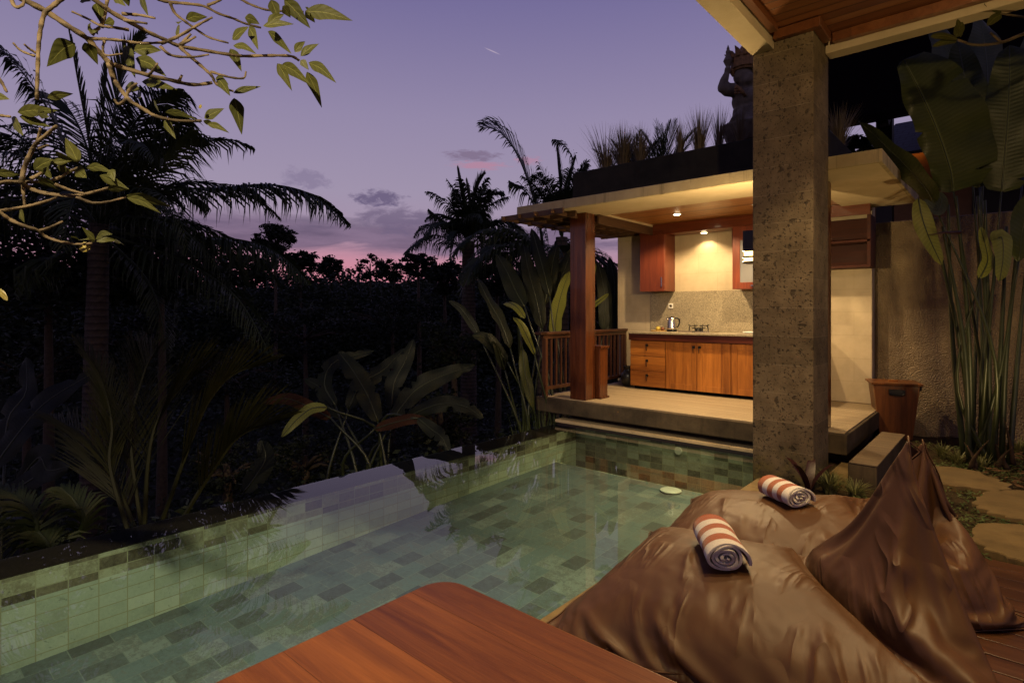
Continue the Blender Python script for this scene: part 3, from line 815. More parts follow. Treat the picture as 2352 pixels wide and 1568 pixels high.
b = MB(); b.box(-2.83, -2.66, 8.395, 8.408, 1.925, 1.942); b.box(-2.82, -2.81, 8.4085, 8.4195, 1.928, 1.939); b.box(-2.68, -2.67, 8.4085, 8.4195, 1.928, 1.939); b.build('handle', M['steel'], d)
sh = thing('open_shelf', 'dark red open wall shelf at the right end of the kitchen wall', 'shelf', (-1.8, 8.6, 2.1))
b = MB(); b.box(-2.298, -1.36, 8.44, 8.797, 2.13, 2.16); b.box(-2.298, -1.362, 8.44, 8.796, 2.455, 2.485); b.box(-1.40, -1.36, 8.44, 8.797, 2.1605, 2.7995); b.box(-2.298, -2.27, 8.44, 8.797, 2.1605, 2.7995); b.box(-2.27, -1.40, 8.775, 8.7965, 2.1605, 2.7995)
b.build('shelf_case', M['shelf'], sh, bevel=.002)
# things on the counter
CT = 1.2442
kx, ky = -4.05, 8.42
kt = thing('electric_kettle', 'brushed steel electric kettle on a black base', 'kettle', (kx, ky, CT))
MB().lathe((kx, ky, CT + .0005), [(.078, 0), (.080, .02), (.074, .036)], 28).build('kettle_base', M['black'], kt, smooth=True)
MB().lathe((kx, ky, CT + .038), [(.078, 0), (.076, .02), (.068, .10), (.060, .16), (.056, .172), (.052, .178)], 32).build('kettle_body', M['steel'], kt, smooth=True)
MB().lathe((kx, ky, CT + .2165), [(.051, 0), (.048, .010), (.02, .014), (.012, .020), (.010, .026)], 24).build('lid', M['black'], kt, smooth=True)
dx, dy = .75, .66
b = MB(); b.tube([(kx + dx * .05, ky + dy * .05, CT + .21), (kx + dx * .085, ky + dy * .085, CT + .215), (kx + dx * .118, ky + dy * .118, CT + .19), (kx + dx * .122, ky + dy * .122, CT + .14), (kx + dx * .105, ky + dy * .105, CT + .09), (kx + dx * .076, ky + dy * .076, CT + .065)], [.012, .013, .013, .012, .011, .008], 10); b.build('kettle_handle', M['black'], kt, smooth=True)
b = MB(); b.tube([(kx - dx * .05, ky - dy * .05, CT + .185), (kx - dx * .085, ky - dy * .085, CT + .207)], [.02, .012], 10); b.build('spout', M['steel'], kt, smooth=True)
gx, gy = -3.62, 8.44
st = thing('gas_burner', 'black single gas burner with tall pot supports on the counter', 'stove', (gx, gy, CT))
bx('hob_plate', (gx - .25, gx + .25, gy - .19, gy + .19, CT + .0005, CT + .02), M['steel'], st, bevel=.006)
MB().lathe((gx, gy, CT + .0205), [(.055, 0), (.055, .02), (.04, .035), (.03, .04)], 24).build('burner_head', M['iron'], st, smooth=True)
for k in range(4):
    a = math.pi / 4 + k * math.pi / 2; c_, s_ = math.cos(a), math.sin(a)
    b = MB(); b.tube([(gx + c_ * .15, gy + s_ * .15, CT + .021), (gx + c_ * .145, gy + s_ * .145, CT + .085), (gx + c_ * .13, gy + s_ * .13, CT + .10), (gx + c_ * .05, gy + s_ * .05, CT + .10)], .008, 8)
    b.tube([(gx + c_ * .13, gy + s_ * .13, CT + .10), (gx + c_ * .165, gy + s_ * .165, CT + .118)], [.008, .005], 8)
    b.build('pot_support', M['iron'], st, smooth=True)
b = MB(); b.tube([(gx + .10 * math.cos(q * .262), gy + .10 * math.sin(q * .262), CT + .065) for q in range(25)], .006, 6, cap=False); b.build('support_ring', M['iron'], st, smooth=True)
MB().lathe((gx, gy - .21, CT + .002), [(.018, 0), (.018, .012), (.012, .016)], 16).build('control_knob', M['black'], st)
tx, ty = -4.24, 8.36
M['bamboo'] = wood('pale_tray_wood', (.30, .17, .05), (.5, .32, .11), along=0, across=1, width=.06)
M['mango'] = flat('yellow_green_fruit', (.36, .28, .04), .4, .5, 0, .3, 12)
M['salak'] = flat('brown_fruit', (.14, .05, .02), .5, .4, 0, .3, 30, .3)
M['petal'] = flat('white_petal', (.75, .68, .48), .5)
o = MB().lathe((tx, ty, CT + .0005), [(.11, 0), (.13, .006), (.135, .016), (.128, .018), (.12, .010), (.01, .009)], 32).build('fruit_tray', M['bamboo'], smooth=True); tag(o, 'round pale wooden tray holding fruit beside the kettle', 'tray')
o = MB().ball((tx - .005, ty - .02, CT + .046), .036, 1.15, 1, .95).build('mango', M['mango'], smooth=True); tag(o, 'yellow green fruit in the middle of the tray', 'fruit')
o = MB().ball((tx + .060, ty + .0, CT + .042), .033, 1.15, .95, .92).build('snake_fruit', M['salak'], smooth=True); tag(o, 'brown fruit on the tray nearest the kettle', 'fruit', 'brown fruit on the tray')
o = MB().ball((tx - .05, ty + .045, CT + .040), .031, 1.0, 1, .95).build('snake_fruit', M['salak'], smooth=True); tag(o, 'brown fruit on the tray behind the yellow green one', 'fruit', 'brown fruit on the tray')
b = MB(); fc = Vector((tx + .02, ty + .02, CT + .083))
for k in range(5):
    a = k * 1.2566; d = Vector((math.cos(a), math.sin(a), .35)).normalized(); s_ = Vector((-math.sin(a), math.cos(a), 0))
    i = [b.vert(fc), b.vert(fc + d * .02 + s_ * .010), b.vert(fc + d * .034 + Vector((0, 0, .004))), b.vert(fc + d * .02 - s_ * .010)]; b.face(*i)
o = b.build('frangipani_flower', M['petal'], smooth=True); tag(o, 'white frangipani flower lying on top of the fruit', 'flower')
so = thing('power_socket', 'white round pin power socket on the speckled backsplash', 'socket', (-4.15, 8.777, 1.65))
p = at(1541, 702.6, 1); sxk = (p.x / p.y) * 8.775; szk = CH + (p.z - CH) / p.y * 8.775
bx('face_plate', (sxk - .042, sxk + .042, 8.764, 8.7775, szk - .042, szk + .042), M['white_plastic'], so, bevel=.008, seg=3)
b = MB(); b.tube([(sxk, 8.7638, szk), (sxk, 8.7625, szk)], .024, 24); b.build('socket_well', M['slab'], so)
b = MB()
for q in (-.009, .009): b.tube([(sxk + q, 8.7624, szk), (sxk + q, 8.7615, szk)], .004, 10)
b.build('pin_hole', M['black'], so)
wx = -2.2
o = bx('chopping_board', (-2.98, -2.45, 8.5, 8.72, CT + .006, CT + .022), M['white_plastic']); tag(o, 'white chopping board lying across the counter sink', 'board')
o = MB().lathe((-4.79, 8.36, KF + .0005), [(.075, 0), (.115, .05), (.125, .14), (.12, .20), (.085, .245), (.07, .26), (.07, .30), (.09, .325), (.088, .33)], 28).build('ceramic_jar', M['ceramic'], smooth=True); tag(o, 'dark lidded ceramic jar on the floor beside the drawers', 'jar')
downlight('ceiling_downlight', -3.61, 7.67, RZ + .0295, 'small lit downlight in the slatted timber kitchen ceiling', 'kitchen downlights')
p = at(1611, 530, 1); nk = (2.7995 - CH) / (p.z - CH)
downlight('niche_downlight', -3.62, 8.64, 2.7995, 'lit downlight in the niche between the wall cupboards', 'kitchen downlights')
# ---------------------------------------------------------------- garden wall, steps, bin
gw = MB().box(-1.398, 8, 8.97, 9.17, -.3, 2.75).build('garden_wall', M['stucco'], bevel=.01)
tag(gw, 'rough pebbled brown garden wall behind the tall leafy plant', 'wall')
gp = thing('garden_step', 'stone step with a timber tread between garden and kitchen', 'step', (-1.0, 6.65, 0))
bx('step_block', (-1.125, -.90, 5.88, 7.60, -.05, .188), M['slab'], gp, bevel=.01)
bx('timber_tread', (-1.115, -.895, 5.875, 7.595, .1885, .202), M['tread'], gp, bevel=.003)
o = bx('landing_stone', (-1.30, -1.13, 5.9, 6.5, -.05, .04), M['flag']); tag(o, 'small flat landing stone between the column and the garden step', 'stone')
# bin
bc = Vector((-1.13, 8.52, 0))
bn = thing('wooden_bin', 'tapered teak waste bin with a hinged lid by the garden wall', 'bin', bc)
ang = rad(18); ex = Vector((math.cos(ang), math.sin(ang), 0)); ey = Vector((-math.sin(ang), math.cos(ang), 0))
def tap(z0, w0, z1, w1, d0, d1):
    b = MB()
    for z, w, d in ((z0, w0, d0), (z1, w1, d1)):
        for i, j in ((-1, -1), (1, -1), (1, 1), (-1, 1)): b.vert(bc + ex * i * w + ey * j * d + Vector((0, 0, z)))
    for q in ((0, 3, 2, 1), (4, 5, 6, 7), (0, 1, 5, 4), (1, 2, 6, 5), (2, 3, 7, 6), (3, 0, 4, 7)): b.face(*q)
    return b
tap(-.01, .17, .655, .24, .16, .20).build('bin_body', M['bin'], bn, bevel=.006)
tap(.656, .265, .685, .27, .225, .23).build('lid', M['bin'], bn, bevel=.005)
b = MB(); c = bc - ey * .205 + Vector((0, 0, .575)); b.obox(c + ey * .0, ex * .085, ey * .012, Vector((0, 0, .03)))
hp = [c - ey * .01 + ex * q + Vector((0, 0, -.022 - .02 * (1 - (q / .08) ** 2))) for q in (-.08, -.05, 0, .05, .08)]
b.tube(hp, .010, 8); b.build('carry_handle', M['black'], bn, bevel=.002)
b = MB(); b.obox(bc + ex * .262 + Vector((0, 0, .62)), ex * .02, ey * .085, Vector((0, 0, .03))); b.build('carry_handle', M['black'], bn, bevel=.006)
b = MB(); b.obox(bc + Vector((0, 0, .694)), ex * .05, ey * .02, Vector((0, 0, .009))); b.build('lid_grip', M['teak'], bn, bevel=.003)
# ---------------------------------------------------------------- near table
tb = thing('dining_table', 'polished reddish wooden table with a rounded corner in front of the pool', 'table', (-.1, .3, 0))
tx0, tx1, ty0, ty1, rr = -1.30, 1.2, -.5, 1.165, .09
poly = [(tx0, ty0), (tx1, ty0), (tx1, ty1)]
for k in range(9):
    a = math.pi / 2 + k * math.pi / 16; poly.append((tx0 + rr + rr * math.cos(a), ty1 - rr + rr * math.sin(a)))
MB().prism(poly, .712, .75).build('tabletop', M['table'], tb, bevel=.008, seg=3)
for x, y in ((-1.16, 1.0), (1.05, 1.0), (-1.16, -.36), (1.05, -.36)): bx('leg', (x - .035, x + .035, y - .035, y + .035, .0015, .7115), M['teak_up'], tb, bevel=.006)
b = MB(); b.box(-1.12, 1.01, .98, 1.005, .62, .7115); b.box(-1.12, 1.01, -.37, -.345, .62, .7115); b.build('apron', M['teak'], tb)
# ================================================================ PLANTS
def spline(pts, n):
    """Catmull-Rom through 3-D points, n samples"""
    P = [Vector(p) for p in pts]; P = [P[0] * 2 - P[1]] + P + [P[-1] * 2 - P[-2]]; out = []
    m = len(P) - 3
    for k in range(n):
        t = k / (n - 1) * m; i = min(int(t), m - 1); t -= i
        a, b, c, d = P[i:i + 4]
        out.append(.5 * ((2 * b) + (c - a) * t + (2 * a - 5 * b + 4 * c - d) * t * t + (3 * b - a - 3 * c + d) * t ** 3))
    return out
def px(pts, t):
    """photo points -> a curve t metres ahead (t may run from t0 to t1)"""
    t0, t1 = t if isinstance(t, tuple) else (t, t)
    n = max(1, len(pts) - 1)
    return [at(p[0], p[1], t0 + (t1 - t0) * k / n) for k, p in enumerate(pts)]

def frond(b, path, ln, n=46, hang=.35, ang=55, wid=.035, start=.12, side=None, rr=.028, seed=0, tipless=False, closed=1.0):
    """feather palm frond: a rachis with drooping leaflets on both sides"""
    r = random.Random(seed); S = spline(path, 25); L = len(S) - 1
    b.tube(S, [rr * (1 - .85 * k / L) for k in range(L + 1)], 5)
    up = side
    for k in range(n):
        s = start + (1 - start) * (k + .5) / n; i = min(int(s * L), L - 1); f = s * L - i
        p = S[i].lerp(S[i + 1], f); d = (S[i + 1] - S[i]).normalized()
        z = Vector(up) if up is not None else Vector((0, 0, 1))
        sd = d.cross(z)
        if sd.length < .05: sd = d.cross(Vector((1, 0, 0)))
        sd.normalize(); nz = sd.cross(d).normalized()
        prof = math.sin(math.pi * min(1, .18 + .80 * s)) ** .55 * (1 - .35 * s)
        for sg in (-1, 1):
            if r.random() < .04: continue
            l = ln * prof * r.uniform(.82, 1.1) * closed
            a = rad(ang * (1 - .35 * s) + r.uniform(-7, 7))
            dv = (d * math.cos(a) + sd * sg * math.sin(a) + nz * .18).normalized()
            h = Vector((0, 0, -1)) * hang * r.uniform(.6, 1.5)
            q1 = p + dv * l * .5 + h * l * .18; q2 = p + dv * l * .92 + h * l * .62; q3 = p + (dv * .98 + h).normalized() * l * 1.12 + h * l * .35
            wv = (dv.cross(sd * sg).normalized() * .35 + d * .94).normalized() * wid * .5
            i0 = b.vert(p - wv * .6, (-.5, s)); i1 = b.vert(p + wv * .6, (.5, s)); i2 = b.vert(q1 + wv, (.5, s)); i3 = b.vert(q1 - wv, (-.5, s))
            i4 = b.vert(q2 + wv * .7, (.5, s)); i5 = b.vert(q2 - wv * .7, (-.5, s)); i6 = b.vert(q3, (0, s))
            b.face(i0, i1, i2, i3); b.face(i3, i2, i4, i5); b.face(i5, i4, i6)
def auto_frond(c, az, el, ln, droop, n=12):
    """rachis leaving the crown at azimuth az, elevation el, bending over by droop"""
    p = Vector(c); out = [p.copy()]
    for k in range(n):
        e = el - droop * ((k + .5) / n) ** 1.3
        p = p + Vector((math.cos(az) * math.cos(e), math.sin(az) * math.cos(e), math.sin(e))) * ln / n; out.append(p.copy())
    return out

def leaf(b, path, w, face=None, n=14, m=6, fold=.18, curl=.15, tears=0, seed=0, prof=None, lop=0):
    """broad leaf along a rachis path; uv = (-1..1 across, metres along)"""
    r = random.Random(seed); S = spline(path, n + 1); L = sum((S[k + 1] - S[k]).length for k in range(n)); acc = 0; rows = []
    torn = {}
    for _ in range(tears): torn[r.randint(int(n * .15), int(n * .9))] = (r.choice((-1, -1, 1)), r.uniform(.3, .75))
    fv = Vector(face) if face is not None else Vector((SA, -CA, .35))
    for k in range(n + 1):
        d = (S[min(k + 1, n)] - S[max(k - 1, 0)]).normalized()
        sd = d.cross(fv); sd = sd.normalized() if sd.length > 1e-3 else Vector((1, 0, 0)); nm = sd.cross(d).normalized()
        if nm.dot(fv) < 0: nm = -nm
        s = k / n
        ww = w * .5 * (prof(s) if prof else (max(0, math.sin(math.pi * min(1, s * .93 + .04))) ** .55) * (1 - .25 * s))
        if k: acc += (S[k] - S[k - 1]).length
        row = []
        for j in range(m + 1):
            q = -1 + 2 * j / m; e = ww * (1 + lop * q)
            if k in torn and torn[k][0] * q > 0: e *= 1 - torn[k][1] * abs(q)
            if k in (0, n): e = ww * .25
            wav = math.sin(acc * 14 + seed + (2 if q > 0 else 0)) * .05 * abs(q) ** 2 * w
            p = S[k] + sd * q * e + nm * (abs(q) * fold * ww - curl * ww * q * q * 1.2 + wav)
            row.append(b.vert(p, (q, acc)))
        rows.append(row)
    for k in range(n):
        for j in range(m):
            b.face(rows[k][j], rows[k][j + 1], rows[k + 1][j + 1], rows[k + 1][j])
def rib(b, path, r0=.014, r1=.004, n=14):
    S = spline(path, n); b.tube(S, [r0 + (r1 - r0) * k / (n - 1) for k in range(n)], 6)

def cloud(b, c, rad3, n, size, seed=0, shell=.55, flat_=.5):
    """many leaf-sized faces in uneven clumps"""
    r = random.Random(seed); c = Vector(c)
    cl = []
    for _ in range(max(4, n // 70)):
        v = Vector((r.gauss(0, 1), r.gauss(0, 1), r.gauss(0, 1))).normalized() * r.uniform(shell, 1.0)
        cl.append((Vector((v.x * rad3[0], v.y * rad3[1], v.z * rad3[2])), r.uniform(.16, .36)))
    for k in range(n):
        o, s = cl[k % len(cl)]
        p = c + o + Vector((r.gauss(0, .5) * s * rad3[0], r.gauss(0, .5) * s * rad3[1], r.gauss(0, .4) * s * rad3[2]))
        a = Vector((r.gauss(0, 1), r.gauss(0, 1), r.gauss(0, .5))).normalized(); q = a.cross(Vector((r.gauss(0, 1), r.gauss(0, 1), r.gauss(0, 1)))).normalized()
        l = size * r.uniform(.6, 1.4)
        i = [b.vert(p - a * l * .5), b.vert(p + q * l * .24), b.vert(p + a * l * .5), b.vert(p - q * l * .24)]
        b.face(*i)

# ---------------------------------------------------------------- tall coconut palm on the left
def palm(name, label, crown_c, base, mat, fr, trunk_r=.2, group=None, lean=0, auto=(), cat='palm', wid=.042):
    t = thing(name, label, cat, base, group)
    c = Vector(crown_c); bs = Vector(base)
    path = spline([bs, bs.lerp(c, .5) + Vector((lean, lean * .5, 0)), c], 26)
    MB().tube(path, [trunk_r * (1.25 - .45 * (k / 25) + .03 * (k % 2)) for k in range(26)], 12, knob=.03).build('trunk', M['palm_bark'], t, smooth=True)
    b = MB()
    for k, f in enumerate(fr):
        frond(b, f[0], f[1], seed=k * 7 + len(name), wid=wid, **(f[2] if len(f) > 2 else {}))
    for k, (az, el, ln, dr, ll, hg) in enumerate(auto):
        frond(b, auto_frond(c, az, el, ln, dr), ll, n=44, hang=hg, seed=100 + k, wid=wid, rr=trunk_r * .12)
    b.build('crown', mat, t)
    return t
T = 10.0
def F(pts, ln, t=T, **k): return (px(pts, t), ln, k)
fr = [F([(225, 520), (205, 330), (178, 180), (158, 72)], .42, ang=14, hang=.02, n=54),
      F([(228, 520), (232, 330), (242, 200), (247, 140)], .40, ang=15, hang=.05),
      F([(230, 500), (262, 260), (290, 140), (330, 78)], .62, ang=28, hang=.15, n=60),
      F([(235, 490), (290, 320), (345, 240), (398, 205)], 1.0, (10, 9.4), hang=.55, n=60),
      F([(240, 500), (310, 370), (370, 290), (405, 262)], .95, (10, 9.6), hang=.6, n=60),
      F([(245, 500), (320, 420), (390, 340), (436, 300)], .9, (10, 9.5), hang=.5, n=60),
      F([(250, 505), (380, 442), (520, 432), (610, 424), (690, 437), (745, 466), (793, 508)], .66, (10, 8.8), hang=.75, n=92, start=.2),
      F([(245, 530), (380, 548), (500, 546), (590, 560), (650, 590), (702, 640)], .62, (10, 9), hang=.85, n=80, start=.2),
      F([(215, 480), (130, 290), (70, 190), (0, 110)], .85, (10, 9.3), hang=.5, n=60),
      F([(210, 500), (110, 380), (40, 330), (-40, 300)], .85, (10, 9), hang=.6, n=60),
      F([(205, 520), (110, 470), (20, 470), (-80, 510)], .8, (10, 9), hang=.7, n=60),
      F([(215, 540), (140, 585), (90, 600), (60, 660)], .7, (10, 9.5), hang=.8),
      F([(240, 545), (320, 620), (360, 690), (383, 800)], .6, (10, 9.4), hang=.5),
      F([(250, 540), (420, 600), (540, 680), (615, 800)], .7, (10, 8.8), hang=.8, n=60),
      F([(240, 510), (330, 470), (400, 430), (470, 470)], .8, (10, 11), hang=.6, n=60),
      F([(230, 500), (200, 340), (150, 240), (90, 210)], .8, (10, 11), hang=.5, n=60),
      F([(240, 500), (280, 380), (310, 310), (300, 240)], .8, (10, 11.2), hang=.5, n=60)]
ctr_ = at(228, 515, T); base_ = at(205, 1010, T); base_.z = ground_z(base_.x, base_.y) - .2; base_ = Vector((base_.x, base_.y, base_.z))
palm('coconut_palm', 'tall coconut palm nearest the pool edge, one long frond reaching right over the sunset', ctr_, base_, M['palm'], fr, .19, 'coconut palms in the jungle',
     auto=[(rad(a), rad(e), 3.4, rad(d), .7, .6) for a, e, d in ((10, 35, 110), (70, 50, 100), (130, 40, 110), (190, 45, 110), (250, 40, 110), (310, 50, 120), (160, 62, 90), (40, 65, 90), (280, 62, 80), (100, 25, 100), (220, 22, 100), (20, 10, 70), (60, 15, 80), (150, 12, 70), (0, 55, 100), (340, 25, 90), (120, 70, 70), (200, 70, 70))])
# palm in the middle distance
T2 = 19.0
fr = [F([(1076, 560), (1064, 470), (1056, 430), (1050, 388)], .75, T2, ang=22, hang=.1),
      F([(1078, 555), (1088, 480), (1098, 430), (1112, 402)], .8, T2, ang=30, hang=.2),
      F([(1080, 545), (1105, 490), (1128, 452), (1150, 442)], .8, T2, hang=.5),
      F([(1070, 540), (1030, 515), (1005, 498), (986, 482)], .55, T2, hang=.6),
      F([(1072, 585), (1030, 550), (985, 542), (932, 578)], .75, (19, 17.5), hang=.7, n=54),
      F([(1085, 560), (1140, 510), (1190, 520), (1225, 560)], .9, T2, hang=.7, n=50),
      F([(1085, 570), (1150, 545), (1230, 580), (1300, 660)], .95, (19, 17), hang=.8, n=60),
      F([(1075, 560), (1120, 570), (1180, 600), (1230, 680)], .9, (19, 18), hang=.8, n=50),
      F([(1072, 540), (1050, 500), (1040, 470), (1052, 440)], .6, T2, hang=.4),
      F([(1076, 545), (1080, 500), (1075, 450), (1070, 415)], .7, T2, ang=35, hang=.2),
      F([(1078, 550), (1050, 520), (1045, 540), (1035, 590)], .7, T2, hang=.4)]
ctr_ = at(1076, 555, T2); base_ = Vector((ctr_.x, ctr_.y, ground_z(ctr_.x, ctr_.y) - .3))
palm('coconut_palm', 'dark coconut palm with a narrow upright crown standing against the pink horizon', ctr_, base_, M['palm'], fr, .26, 'coconut palms in the jungle',
     auto=[(rad(a), rad(e), 2.2, rad(d), .7, .6) for a, e, d in ((20, 55, 110), (90, 50, 120), (150, 60, 100), (210, 55, 110), (270, 50, 120), (330, 60, 110), (60, 75, 60), (240, 75, 60), (120, 30, 80), (300, 25, 80), (10, 82, 30), (80, 78, 40), (160, 80, 40), (220, 84, 30), (300, 80, 45), (340, 70, 60), (130, 68, 80), (190, 66, 90))], wid=.055)
# palms behind the pavilion
T3 = 13.0
fr = [F([(1250, 600), (1232, 480), (1195, 370), (1155, 310), (1112, 288)], 1.0, T3, ang=42, hang=.3, n=84, start=.2),
      F([(1252, 600), (1240, 520), (1215, 450), (1175, 420)], .8, T3, hang=.6, n=54),
      F([(1252, 600), (1200, 540), (1150, 545), (1100, 600)], .85, T3, hang=.7, n=60),
      F([(1255, 600), (1280, 560), (1310, 580), (1335, 660)], .9, T3, hang=.7, n=60),
      F([(1255, 600), (1230, 560), (1190, 580), (1165, 640)], .8, T3, hang=.7, n=54)]
ctr_ = at(1252, 605, T3); base_ = Vector((ctr_.x, ctr_.y, ground_z(ctr_.x, ctr_.y) - .3))
palm('coconut_palm', 'dark palm left of the pavilion with one tall swept frond beside the roof corner', ctr_, base_, M['palm'], fr, .18, 'coconut palms in the jungle',
     auto=[(rad(a), rad(e), 2.6, rad(d), .8, .6) for a, e, d in ((80, 40, 110), (140, 45, 110), (200, 30, 110), (260, 35, 110), (320, 30, 110), (30, 20, 90), (170, 60, 120), (240, 55, 120))], wid=.045)
T4 = 12.5
fr = [F([(1290, 560), (1288, 450), (1282, 380), (1278, 338)], .5, T4, ang=24, hang=.1),
      F([(1290, 560), (1300, 450), (1312, 400), (1322, 365)], .5, T4, ang=22, hang=.1),
      F([(1290, 540), (1308, 420), (1316, 370), (1295, 332), (1272, 322)], .4, T4, hang=.6),
      F([(1290, 540), (1320, 430), (1335, 400), (1345, 385)], .5, T4, hang=.5),
      F([(1288, 540), (1270, 460), (1250, 420), (1228, 405)], .6, T4, hang=.5),
      F([(1288, 540), (1275, 480), (1258, 450), (1240, 450)], .6, T4, hang=.5)]
ctr_ = at(1290, 545, T4); base_ = Vector((ctr_.x, ctr_.y, ground_z(ctr_.x, ctr_.y) - .3))
palm('coconut_palm', 'short spiky palm crown rising just left of the black roof parapet', ctr_, base_, M['palm'], fr, .16, 'coconut palms in the jungle',
     auto=[(rad(a), rad(e), 1.7, rad(d), .6, .5) for a, e, d in ((60, 78, 30), (130, 70, 50), (200, 75, 40), (280, 72, 60), (0, 80, 30), (100, 84, 20), (240, 82, 25), (320, 66, 70), (160, 62, 70))], wid=.036)
# young palm by the pool edge
T5 = 6.6
yp = dict(hang=.06, ang=33, start=.2)
fr = [F([(330, 1230), (343, 1040), (373, 945), (429, 877), (452, 858)], 1.05, (6.4, 6.9), n=110, **yp),
      F([(360, 1230), (429, 1040), (476, 928), (536, 860), (613, 834)], .95, (6.4, 6.9), n=104, **yp),
      F([(390, 1240), (493, 1074), (557, 997), (650, 965)], .95, (6.3, 6.4), n=96, **yp),
      F([(300, 1240), (253, 1074), (257, 975), (231, 868), (176, 778)], .6, (6.4, 7.0), hang=.1, n=96, ang=24, start=.2),
      F([(320, 1240), (270, 1120), (190, 1000), (110, 960)], .9, (6.5, 7.4), n=90, **yp),
      F([(330, 1250), (300, 1000), (330, 860), (360, 800)], .9, (6.8, 7.6), n=90, **yp)]
base_ = at(345, 1245, 6.5); base_ = Vector((base_.x, base_.y, ground_z(base_.x, base_.y) - .1))
palm('young_palm', 'young palm with broad upright fronds growing just beyond the pool edge', at(345, 1245, 6.5), base_, M['palm_warm'], fr, .10, wid=.024)
fr = [F([(60, 1290), (85, 1210), (50, 1150), (-20, 1110)], .4, 5.0, hang=.4, n=46), F([(100, 1290), (110, 1250), (60, 1200), (0, 1190)], .4, 5.0, hang=.4, n=46), F([(130, 1290), (190, 1200), (170, 1150), (140, 1120)], .35, 5.2, hang=.3, n=40)]
base_ = at(110, 1310, 5.1); base_ = Vector((base_.x, base_.y, ground_z(base_.x, base_.y)))
palm('young_palm', 'small dark palm low beside the leftmost end of the pool edge', at(105, 1300, 5.1), base_, M['palm'], fr, .06, wid=.025)

# ---------------------------------------------------------------- banana-like plants
def leafy(name, label, leaves, root, stalk_r=.02, cat='banana plant', group=None, mat='bleaf'):
    """leaves: (rachis points base->tip, width, opts)"""
    t = thing(name, label, cat, root, group)
    for k, (path, w, o) in enumerate(leaves):
        o = dict(o); m = M[o.pop('mat', mat)]; st = o.pop('stalk', True); sw = o.pop('sw', stalk_r)
        b = MB(); leaf(b, path, w, seed=k * 3 + len(label), **o); rib_b = MB(); rib(rib_b, path, sw * .6, .004)
        lf = b.build('leaf', m, t, smooth=True)
        if st:
            p0 = Vector(path[0]); d = (Vector(path[1]) - p0).normalized(); rt = Vector(root) + Vector((R.uniform(-.1, .1), R.uniform(-.1, .1), -.05))
            mid = p0 - d * (p0 - rt).length * .42; mid.z = max(mid.z, rt.z + .25 * (p0.z - rt.z))
            S = spline([rt, rt.lerp(mid, .75), p0], 12)
            rib_b.tube(S, [sw * (1.7 - k_ / 11 * 1.1) for k_ in range(12)], 7)
        rib_b.build('leaf_stalk', M['stalk'] if mat != 'dark' else M['stalk_dark'], t, smooth=True)
    return t
def lf(pts, w, t, **k): return (px(pts, t), w, k)
def grd(x, y, t):
    p = at(x, y, t); return Vector((p.x, p.y, ground_z(p.x, p.y)))
FACE = (SA, -CA, .3)
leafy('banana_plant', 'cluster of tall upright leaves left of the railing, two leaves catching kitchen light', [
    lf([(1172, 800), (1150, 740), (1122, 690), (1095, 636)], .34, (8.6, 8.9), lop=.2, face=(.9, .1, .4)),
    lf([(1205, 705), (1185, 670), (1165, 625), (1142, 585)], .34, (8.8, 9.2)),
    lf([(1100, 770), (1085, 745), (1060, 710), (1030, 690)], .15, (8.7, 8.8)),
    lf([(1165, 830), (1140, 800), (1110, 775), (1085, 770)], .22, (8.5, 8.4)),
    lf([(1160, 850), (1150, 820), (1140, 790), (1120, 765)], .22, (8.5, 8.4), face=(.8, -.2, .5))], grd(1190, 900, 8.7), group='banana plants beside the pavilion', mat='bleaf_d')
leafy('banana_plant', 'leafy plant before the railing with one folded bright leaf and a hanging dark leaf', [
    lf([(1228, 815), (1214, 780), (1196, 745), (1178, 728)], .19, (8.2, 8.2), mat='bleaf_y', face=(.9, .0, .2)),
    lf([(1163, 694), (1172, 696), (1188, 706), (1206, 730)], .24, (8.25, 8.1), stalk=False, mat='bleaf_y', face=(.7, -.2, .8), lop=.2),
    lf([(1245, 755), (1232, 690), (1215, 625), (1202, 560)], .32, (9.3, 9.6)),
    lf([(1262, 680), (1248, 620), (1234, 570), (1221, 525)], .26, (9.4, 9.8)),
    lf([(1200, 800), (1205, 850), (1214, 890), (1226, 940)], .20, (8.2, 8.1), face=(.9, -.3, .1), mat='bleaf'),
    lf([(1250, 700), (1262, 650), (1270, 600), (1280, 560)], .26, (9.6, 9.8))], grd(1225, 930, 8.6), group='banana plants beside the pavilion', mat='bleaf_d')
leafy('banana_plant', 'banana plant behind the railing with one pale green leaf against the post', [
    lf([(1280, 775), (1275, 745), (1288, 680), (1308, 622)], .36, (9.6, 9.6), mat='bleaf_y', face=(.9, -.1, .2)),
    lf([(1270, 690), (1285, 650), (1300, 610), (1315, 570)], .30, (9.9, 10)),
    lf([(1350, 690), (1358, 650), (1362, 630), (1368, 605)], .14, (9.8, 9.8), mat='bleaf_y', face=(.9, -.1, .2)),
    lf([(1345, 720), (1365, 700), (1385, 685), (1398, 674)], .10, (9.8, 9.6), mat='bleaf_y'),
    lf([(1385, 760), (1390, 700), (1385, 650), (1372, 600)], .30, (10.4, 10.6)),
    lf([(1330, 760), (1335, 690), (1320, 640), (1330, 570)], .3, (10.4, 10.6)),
    lf([(1400, 780), (1405, 720), (1412, 660), (1400, 590)], .3, (10.4, 10.8))], grd(1300, 900, 9.8), group='banana plants beside the pavilion', mat='bleaf_d')
